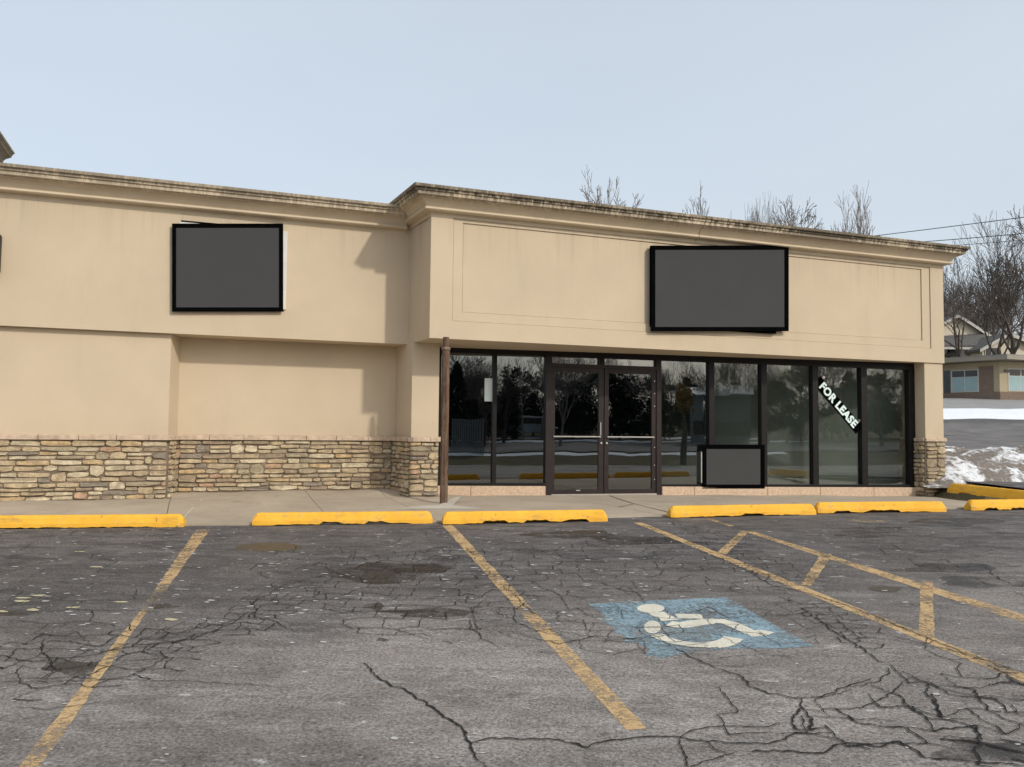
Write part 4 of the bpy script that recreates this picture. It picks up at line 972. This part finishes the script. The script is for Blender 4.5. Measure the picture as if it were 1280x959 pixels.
# lower grey roof in front of the first house
pa, pb = atY(1172, 434, 80), atY(1232, 434, 80); pt_, pu = atY(1180, 422, 84), atY(1232, 419, 84)
m = MB(); m.prism([pa, pb, Vector((pu.x, 83.9, pu.z)), Vector((pt_.x, 83.9, pt_.z))], (0, 0, .18)); m.build('porch_roof', SHINGLE, hz, I4)
m = MB(); m.box(pa.x, pb.x, 79.95, 80.05, pa.z-.2, pa.z+.02); m.build('gutter', TRIMW, hz, I4)
for px in (1205, 1212, 1229): p = atY(px, 440, 80.3); m = MB(); m.box(p.x-.12, p.x+.12, 80.2, 80.4, terr(80)-.1, pa.z-.05); m.build('porch_column', TRIMW, hz, I4)
house(1228, 1300, 1258, 436, 419, 78, 10, 'smaller beige house with white barge boards behind the bare trees', [(1231, 434, 1248, 447), (1286, 436, 1294, 447)])

# ------------------------------------------------------------------ trees
TWIG = .018
LF = (.62, .82)
def grow(tr, tw, p, d, L, r, dep, maxd, rnd, spread, gnarl, upb):
    n = 4; pts = [p]; q = p.copy(); dd = d.copy(); kids = []
    for i in range(n):
        dd = (dd+Vector((rnd.gauss(0, 1), rnd.gauss(0, 1), rnd.gauss(0, .6)))*gnarl+Vector((0, 0, upb))).normalized()
        q = q+dd*(L/n); pts.append(q.copy()); kids.append((q.copy(), dd.copy(), (i+1)/n))
    k = 7 if dep == 0 else 5 if dep == 1 else 3
    mb = tr if dep == 0 else tw
    mb.tube(pts, [max(TWIG, r*(1-.45*i/n)) for i in range(n+1)], k, cap=False)
    if dep >= maxd: return
    nk = (4, 4, 4, 4, 3, 2)[dep]
    for c in range(nk):
        j = n-1 if c == 0 else rnd.choice((1, 2, 3)) if dep else rnd.choice((2, 3))
        kp, kd, t = kids[j]
        ax = kd.cross(Vector((rnd.gauss(0, 1), rnd.gauss(0, 1), rnd.gauss(0, 1)))).normalized()
        a = (rnd.uniform(.15, .35) if c == 0 else rnd.uniform(.5, 1.0))*spread
        nd = (Matrix.Rotation(a, 3, ax) @ kd).normalized()
        grow(tr, tw, kp, nd, L*rnd.uniform(*LF), r*(1-.45*t)*(.80 if c == 0 else rnd.uniform(.5, .7)), dep+1, maxd, rnd, spread, gnarl, upb)
def make_tree(seed, H, r, maxd, spread, gnarl, upb, bark, label, trunkfrac=.30, lean=0, group=None):
    rnd = random.Random(seed); tr, tw = MB(), MB()
    grow(tr, tw, Vector((0, 0, -.2)), Vector((lean, 0, 1)).normalized(), H*trunkfrac, r, 0, maxd, rnd, spread, gnarl, upb)
    top = sorted(v.z for v in tw.v)[int(len(tw.v)*.998)]; sc = H/top
    for m in (tr, tw): m.v = [v*sc for v in m.v]
    root = empty('bare_tree', I4.copy(), label, 'tree', group)
    tr.build('trunk', bark, root, origin=(0, 0, 0), recalc=False); tw.build('crown', bark, root, origin=(0, 0, 0), recalc=False)
    return root
def TM(px, Y, ytop, H, rot=0, z=None):
    p = atY(px, ytop, Y); zb_ = terr(Y) if z is None else z; s_ = (p.z-zb_)/H
    return Matrix.Translation((p.x, Y, zb_)) @ Matrix.Rotation(rot, 4, 'Z') @ Matrix.Diagonal((s_, s_, s_, 1))
def place(root, Mx): root.matrix_basis = Mx; WM[root] = Mx
GR1 = 'bare trees behind the shop roof'; GR2 = 'bare trees beyond the office building'
TWIG = .018; LF = (.58, .70)
tA = make_tree(3, 14, .26, 6, .95, .10, .04, BARKP, 'twiggy round-topped bare tree showing above the middle of the shop roof', group=GR1)
tE = make_tree(51, 14, .24, 4, .62, .07, .10, BARKP, 'open bare tree with few upswept limbs above the right end of the shop roof', .38, 0, GR1)
TWIG = .014; LF = (.64, .80)
tB = make_tree(11, 14, .30, 5, .85, .13, .07, BARK, 'dark gnarled bare tree nearest the corner of the shop', .36, .05, GR2)
tC = make_tree(23, 14, .28, 6, .75, .07, .10, BARKP, 'small bare treetop above the shop roof, right of the rounded one', .35, 0, GR1)
tD = make_tree(37, 14, .30, 5, .75, .12, .08, BARK, 'large dark bare tree at the right edge of the photo', .33, .12, GR2)
TWID = .62; place(tA, TM(728, 62, 224, 14) @ Matrix.Diagonal((TWID, TWID, 1, 1))); place(tC, TM(757, 80, 244, 14, 2) @ Matrix.Diagonal((.3, .3, 1, 1))); place(tE, TM(1066, 55, 231, 14) @ Matrix.Diagonal((.6, .6, 1, 1))); place(tB, TM(1203, 66, 300, 14)); place(tD, TM(1262, 70, 266, 14, .4))
def NW(Mx, k): return Mx @ Matrix.Diagonal((k, k, 1, 1))
def cp(src, label, Mx): c = copy_tree(src, Mx); c['label'] = label; return c
cp(tA, 'bare treetop above the shop roof over the left edge of the wide sign', NW(TM(866, 60, 239, 14, 1.3), .5))
cp(tC, 'bare treetop above the shop roof right of the wide sign', NW(TM(965, 66, 251, 14, 3.1), .5))
cp(tA, 'low spreading bare treetop between two others above the shop roof', NW(TM(1004, 64, 256, 14, 4.2), .75))
cp(tB, 'dark bare tree with forked limbs behind the house gable', TM(1222, 92, 308, 14, 2.6))
cp(tD, 'tall bare tree standing behind the office building corner', TM(1248, 73, 300, 14, 3.9))
cp(tA, 'pale bare tree far back at the right edge', TM(1275, 118, 270, 14, 5.0))
cp(tD, 'leaning bare tree just outside the right side of the photo', TM(1300, 84, 255, 14, 2.2))
for i in range(6):
    cp((tC, tB, tC, tD)[i % 4], 'one of the distant bare trees massed on the rise behind the houses', TM(1180+i*22, 130+17*(i % 3), 372-12*(i % 4), 14, i*1.7))['group'] = 'distant bare trees massed on the rise'
# hedge-like scrub behind the houses
# power lines from a pole right of the photo to one behind the shop
def pole(x, y, h, label):
    z = terr(y); root = empty('utility_pole', Matrix.Translation((x, y, z)), label, 'utility pole', 'utility poles carrying the power lines')
    m = MB(); m.tube([(x, y, z-.3), (x, y, z+h)], [.16, .11], 10); m.build('pole', BARK, root, I4)
    m = MB(); m.box(x-1.2, x+1.2, y-.06, y+.06, z+h-.7, z+h-.58); m.build('crossarm', BARK, root, I4)
    for dx in (-1.1, 1.1): m = MB(); m.tube([(x+dx, y, z+h-.58), (x+dx, y, z+h-.42)], .05, 8); m.build('insulator', TRIMW, root, I4)
    return Vector((x, y, z+h-.42))
W1a, W1b = atY(1090, 293.5, 44), atY(1280, 268.5, 36)
W2a, W2b = atY(1160, 300, 44), atY(1280, 289, 38)
W3a, W3b = atY(1215, 304, 60), atY(1280, 298, 60)
for n_, (a, b_, off) in enumerate(((W1a, W1b, 0), (W2a, W2b, 0), (W3a, W3b, 0))):
    d = (b_-a); p0 = a-d*2.2; p1 = b_+d*3.0; pts = []
    for i in range(41):
        t = i/40; p = p0.lerp(p1, t); p.z -= 1.2*(t*(1-t))*4*.3-.25; pts.append(p)
    mb = MB(); mb.tube(pts, .022, 4, cap=False); o = mb.build('power_line', WIREM)
    tag(o, ('upper power line crossing the sky at the right above the cornice', 'lower power line crossing the sky just over the cornice end', 'faint power line running into the bare tree tops')[n_], 'power line', 'power lines at the right')
    if n_ == 0: pA = p0; pB = p1
pole(pB.x, pB.y, pB.z-terr(pB.y)+.4, 'utility pole outside the right of the photo')

# ------------------------------------------------------------------ what the windows mirror: the far side of the lot behind the viewer
nS = SF.to_3x3() @ Vector((0, 1, 0)); pS = SF @ Vector((0, .04, 0))
def mirror(px, py, D):
    d = ray(px, py).normalized(); P = CAM+d*D; return P-2*(P-pS).dot(nS)*nS
def conifer(seed, H, wd):
    rnd = random.Random(seed); m = MB(); root = empty('evergreen_tree', I4.copy(), 'dark evergreen tree reflected in the left windows', 'tree', 'evergreens mirrored in the storefront glass')
    m.tube([(0, 0, -.2), (0, 0, H*.97)], [.16, .02], 6, cap=False); m.build('trunk', BARK, root, origin=(0, 0, 0))
    m = MB()
    for i in range(2600):
        t = rnd.random()**.8; z = H*(.06+.94*t); r = wd*(1-t)**.85*rnd.uniform(.35, 1.05)+.1; a = rnd.uniform(0, 6.283)
        c = Vector((r*math.cos(a), r*math.sin(a), z-r*.25)); o_ = Vector((math.cos(a), math.sin(a), -.5))*rnd.uniform(.3, .75); sd_ = Vector((-math.sin(a), math.cos(a), 0))*rnd.uniform(.18, .4)
        m.add([c-o_*.5-sd_*.5, c-o_*.5+sd_*.5, c+o_], [(0, 1, 2)])
    m.build('crown', NEEDLE, root, origin=(0, 0, 0), recalc=False); return root
c1 = conifer(5, 10, 3.6); c2 = conifer(6, 10, 3.0)
LB = {1: 'dark evergreen tree reflected in the left windows'}
def mplace(src, px, ytop, D, H, label, rot=0, first=False):
    p = mirror(px, ytop, D); zb_ = terr(p.y); s_ = max(.2, (p.z-zb_)/H); Mx = Matrix.Translation((p.x, p.y, zb_)) @ Matrix.Rotation(rot, 4, 'Z') @ Matrix.Diagonal((s_, s_, s_, 1))
    if first: place(src, Mx); src['label'] = label; return src
    return cp(src, label, Mx)
specs = [(572, 452, 60), (590, 470, 66), (612, 478, 70), (640, 484, 72), (560, 478, 80)]
for i, (px, yt, D) in enumerate(specs):
    lab = 'one of the dark evergreens mirrored in the storefront glass'
    if i == 0: mplace(c1, px, yt, D, 10, lab, 0, True)
    elif i == 1: mplace(c2, px, yt, D, 10, lab, 0, True)
    else: mplace((c1, c2)[i % 2], px, yt, D, 10, lab, i)
# broad dense dark trees with uneven rounded outlines
def dense(seed, H, wd):
    rnd = random.Random(seed); m = MB(); root = empty('dense_tree', I4.copy(), 'one of the dense dark trees mirrored in the storefront glass', 'tree', 'dense dark trees mirrored in the storefront glass')
    m.tube([(0, 0, -.2), (.1, 0, H*.4), (0, .1, H*.8)], [.22, .15, .04], 6, cap=False); m.build('trunk', BARK, root, origin=(0, 0, 0)); m = MB()
    cl = [(Vector((rnd.gauss(0, wd*.45), rnd.gauss(0, wd*.45), rnd.uniform(.12, .88)*H)), rnd.uniform(.5, 1.2)*wd*.4) for _ in range(26)]+[(Vector((0, 0, H*.92)), wd*.2)]
    for c_, r_ in cl:
        for k in range(110):
            d = Vector((rnd.gauss(0, 1), rnd.gauss(0, 1), rnd.gauss(0, .9))).normalized()*r_*rnd.uniform(.4, 1.1); a = c_+d
            e1_ = Vector((rnd.gauss(0, 1), rnd.gauss(0, 1), rnd.gauss(0, 1))).normalized()*rnd.uniform(.2, .45); e2_ = e1_.cross(Vector((rnd.gauss(0, 1), rnd.gauss(0, 1), .3))).normalized()*.22
            m.add([a-e1_, a+e2_, a+e1_], [(0, 1, 2)])
    m.build('crown', NEEDLE, root, origin=(0, 0, 0), recalc=False); return root
d1 = dense(8, 10, 4.2); d2 = dense(9, 10, 3.4)
for i in range(24):
    px = 600+i*24+random.uniform(-8, 8); yt = random.uniform(462, 492)-(8 if i < 9 else 0); D = random.uniform(88, 120) if i > 9 else random.uniform(70, 95)
    lab = 'one of the dense dark trees mirrored in the storefront glass'
    mplace((d1, d2)[i % 2], px, yt, D, 10, lab, i*1.3, i < 2)
for i in range(26):
    px = 560+i*23.5; yt = random.uniform(430, 462); D = random.uniform(56, 78) if i < 7 else random.uniform(76, 105)
    c = mplace((tA, tC, tB, tD, tE)[i % 5], px, yt, D, 14, 'one of the bare trees mirrored in the upper panes of the storefront', i*1.1); c['group'] = 'bare trees mirrored in the storefront glass'
# barn with a pale roof
def barn(px0, px1, y_e, y_r, D, label):
    a = mirror(px0, y_e, D); b_ = mirror(px1, y_e, D); zg = terr((a.y+b_.y)/2)-.2; ridge = mirror((px0+px1)/2, y_r, D).z
    d = Vector((b_.x-a.x, b_.y-a.y, 0)); L = d.length; d.normalize(); n = Vector((-d.y, d.x, 0)); 
    if n.y > 0: n = -n
    base = Vector((a.x, a.y, zg)); H_ = a.z-zg; Hr = ridge-zg; W_ = 8
    fr = Matrix(((d.x, n.x, 0, base.x), (d.y, n.y, 0, base.y), (0, 0, 1, zg), (0, 0, 0, 1)))
    root = empty('barn', fr.copy(), label, 'barn')
    m = MB(); m.prism([(0, 0, 0), (0, W_, 0), (0, W_, H_), (0, W_/2, Hr), (0, 0, H_)], (L, 0, 0)); m.build('wall', BARNM, root, fr)
    for y0, y1 in ((-.3, W_/2), (W_+.3, W_/2)):
        m = MB(); z0_ = H_-.05; m.prism([(-.3, y0, z0_), (L+.3, y0, z0_), (L+.3, y1, Hr+.04), (-.3, y1, Hr+.04)], (0, 0, .12)); m.build('roof', BARNR, root, fr)
    for k in range(3): m = MB(); m.box(L*(.2+.25*k), L*(.2+.25*k)+1.2, -.05, 0, 1, 2.2); m.build('window', DARKW, root, fr)
    return root
barn(882, 938, 495, 481, 78, 'long grey barn with pale metal roof mirrored in the middle windows')
barn(862, 880, 494, 483, 76, 'short grey gabled shed mirrored beside the barn')
# small tree with orange leaves
p = mirror(855, 500, 46); zt_ = terr(p.y)
og = empty('orange_leaved_tree', Matrix.Translation((p.x, p.y, zt_)), 'small tree with a ball of orange leaves mirrored beside the doors', 'tree')
m = MB(); m.tube([(p.x, p.y, zt_-.1), (p.x+.05, p.y, zt_+1.4), (p.x, p.y, p.z+.2)], [.16, .13, .06], 8); m.build('trunk', BARK, og, I4)
m = MB(); rnd = random.Random(4)
for i in range(420):
    v = Vector((rnd.gauss(0, .24), rnd.gauss(0, .24), rnd.gauss(0, .3)))+p; e1_ = Vector((rnd.gauss(0, 1), rnd.gauss(0, 1), rnd.gauss(0, 1))).normalized()*.13; e2_ = e1_.cross(Vector((rnd.gauss(0, 1), rnd.gauss(0, 1), 1))).normalized()*.1
    m.add([v-e1_, v+e2_, v+e1_, v-e2_], [(0, 1, 2, 3)])
m.build('crown', LEAFO, og, I4, recalc=False)
# snow beside the mirrored road
for i, (x0, x1, y0, y1) in enumerate(((-10, 60, -36.5, -34.5), (-30, 40, -20.5, -19.0), (20, 60, -44, -41))):
    o = heap('snow_strip', x0, x1, y0, y1, lambda x, y, a, b_: -.04+.14*math.sin(math.pi*b_)+.12*mn.noise(Vector((x*.4, y*.9, 9+i))), SNOW, 60, 8)
    tag(o, ('snow ridge along the far verge of the mirrored road', 'snow ridge along the near verge of the mirrored road', 'snow patch by the mirrored barn')[i], 'snow')
# vehicles mirrored in the glass
def vehicle(px, D, mat, label, cat, pickup):
    p = mirror(px, 540, D); z = terr(p.y)+.02; fr = Matrix.Translation((p.x, p.y, z)) @ Matrix.Rotation(R(25), 4, 'Z'); root = empty('parked_pickup' if pickup else 'parked_van', fr.copy(), label, cat)
    if pickup: pr = [(-2.7, .45), (2.7, .45), (2.75, .95), (1.4, 1.12), (.75, 1.75), (-.6, 1.78), (-.85, 1.1), (-2.7, 1.08)]; wn = [(1.2, 1.15), (.7, 1.66), (-.5, 1.68), (-.7, 1.15)]
    else: pr = [(-2.5, .4), (2.5, .4), (2.55, .95), (1.7, 1.15), (1.1, 1.95), (-2.3, 2.0), (-2.5, 1.2)]; wn = [(1.5, 1.2), (1.0, 1.8), (-2.1, 1.82), (-2.25, 1.2)]
    m = MB(); m.prism([(x, -.9, z_) for x, z_ in pr], (0, 1.8, 0)); m.build('body', mat, root, fr, bevel=.08)
    for y in (-.915, .905): m = MB(); m.prism([(x, y, z_) for x, z_ in wn], (0, .01, 0)); m.build('side_window', DARKW, root, fr)
    for x in (-1.65, 1.7):
        for y in (-.92, .70): m = MB(); m.tube([(x, y, .38), (x, y+.22, .38)], .38, 16); wh = m.build('wheel', RUBBER, root, fr); m = MB(); m.tube([(x, y-.01, .38), (x, y+.23, .38)], .2, 12); m.build('rim', ALU, wh, fr)
    for y in (-.7, .5): m = MB(); m.box(2.68, 2.76, y, y+.22, .75, .9); m.build('headlight', TRIMW, root, fr)
vehicle(795, 84, CARD, 'dark pickup mirrored in the right-hand door glass', 'pickup', True)
vehicle(779, 88, CARD, 'second dark pickup further off, mirrored in the right-hand door glass', 'pickup', True)
vehicle(664, 78, CARW, 'silver van mirrored in the window left of the doors', 'van', False)
# pale striped fence mirrored in the leftmost window
a, b_ = mirror(566, 520, 50), mirror(604, 520, 50); zf = terr(a.y); d = Vector((b_.x-a.x, b_.y-a.y, 0)); L = d.length; d.normalize()
ff = empty('slatted_fence', Matrix.Translation((a.x, a.y, zf)), 'upright slatted fence mirrored in the leftmost window', 'fence')
n_ = Vector((-d.y, d.x, 0))*.02
for i in range(14): c = Vector((a.x, a.y, zf))+d*(L*i/13); m = MB(); m.prism([c-d*.05-n_, c+d*.05-n_, c+d*.05+n_, c-d*.05+n_], (0, 0, 2.2)); m.build('slat', BARNM, ff, I4)
for h in (.5, 1.8): c = Vector((a.x, a.y, zf+h)); m = MB(); m.prism([c-n_*3, c+d*L-n_*3, c+d*L-n_, c-n_], (0, 0, .1)); m.build('rail', BARNM, ff, I4)
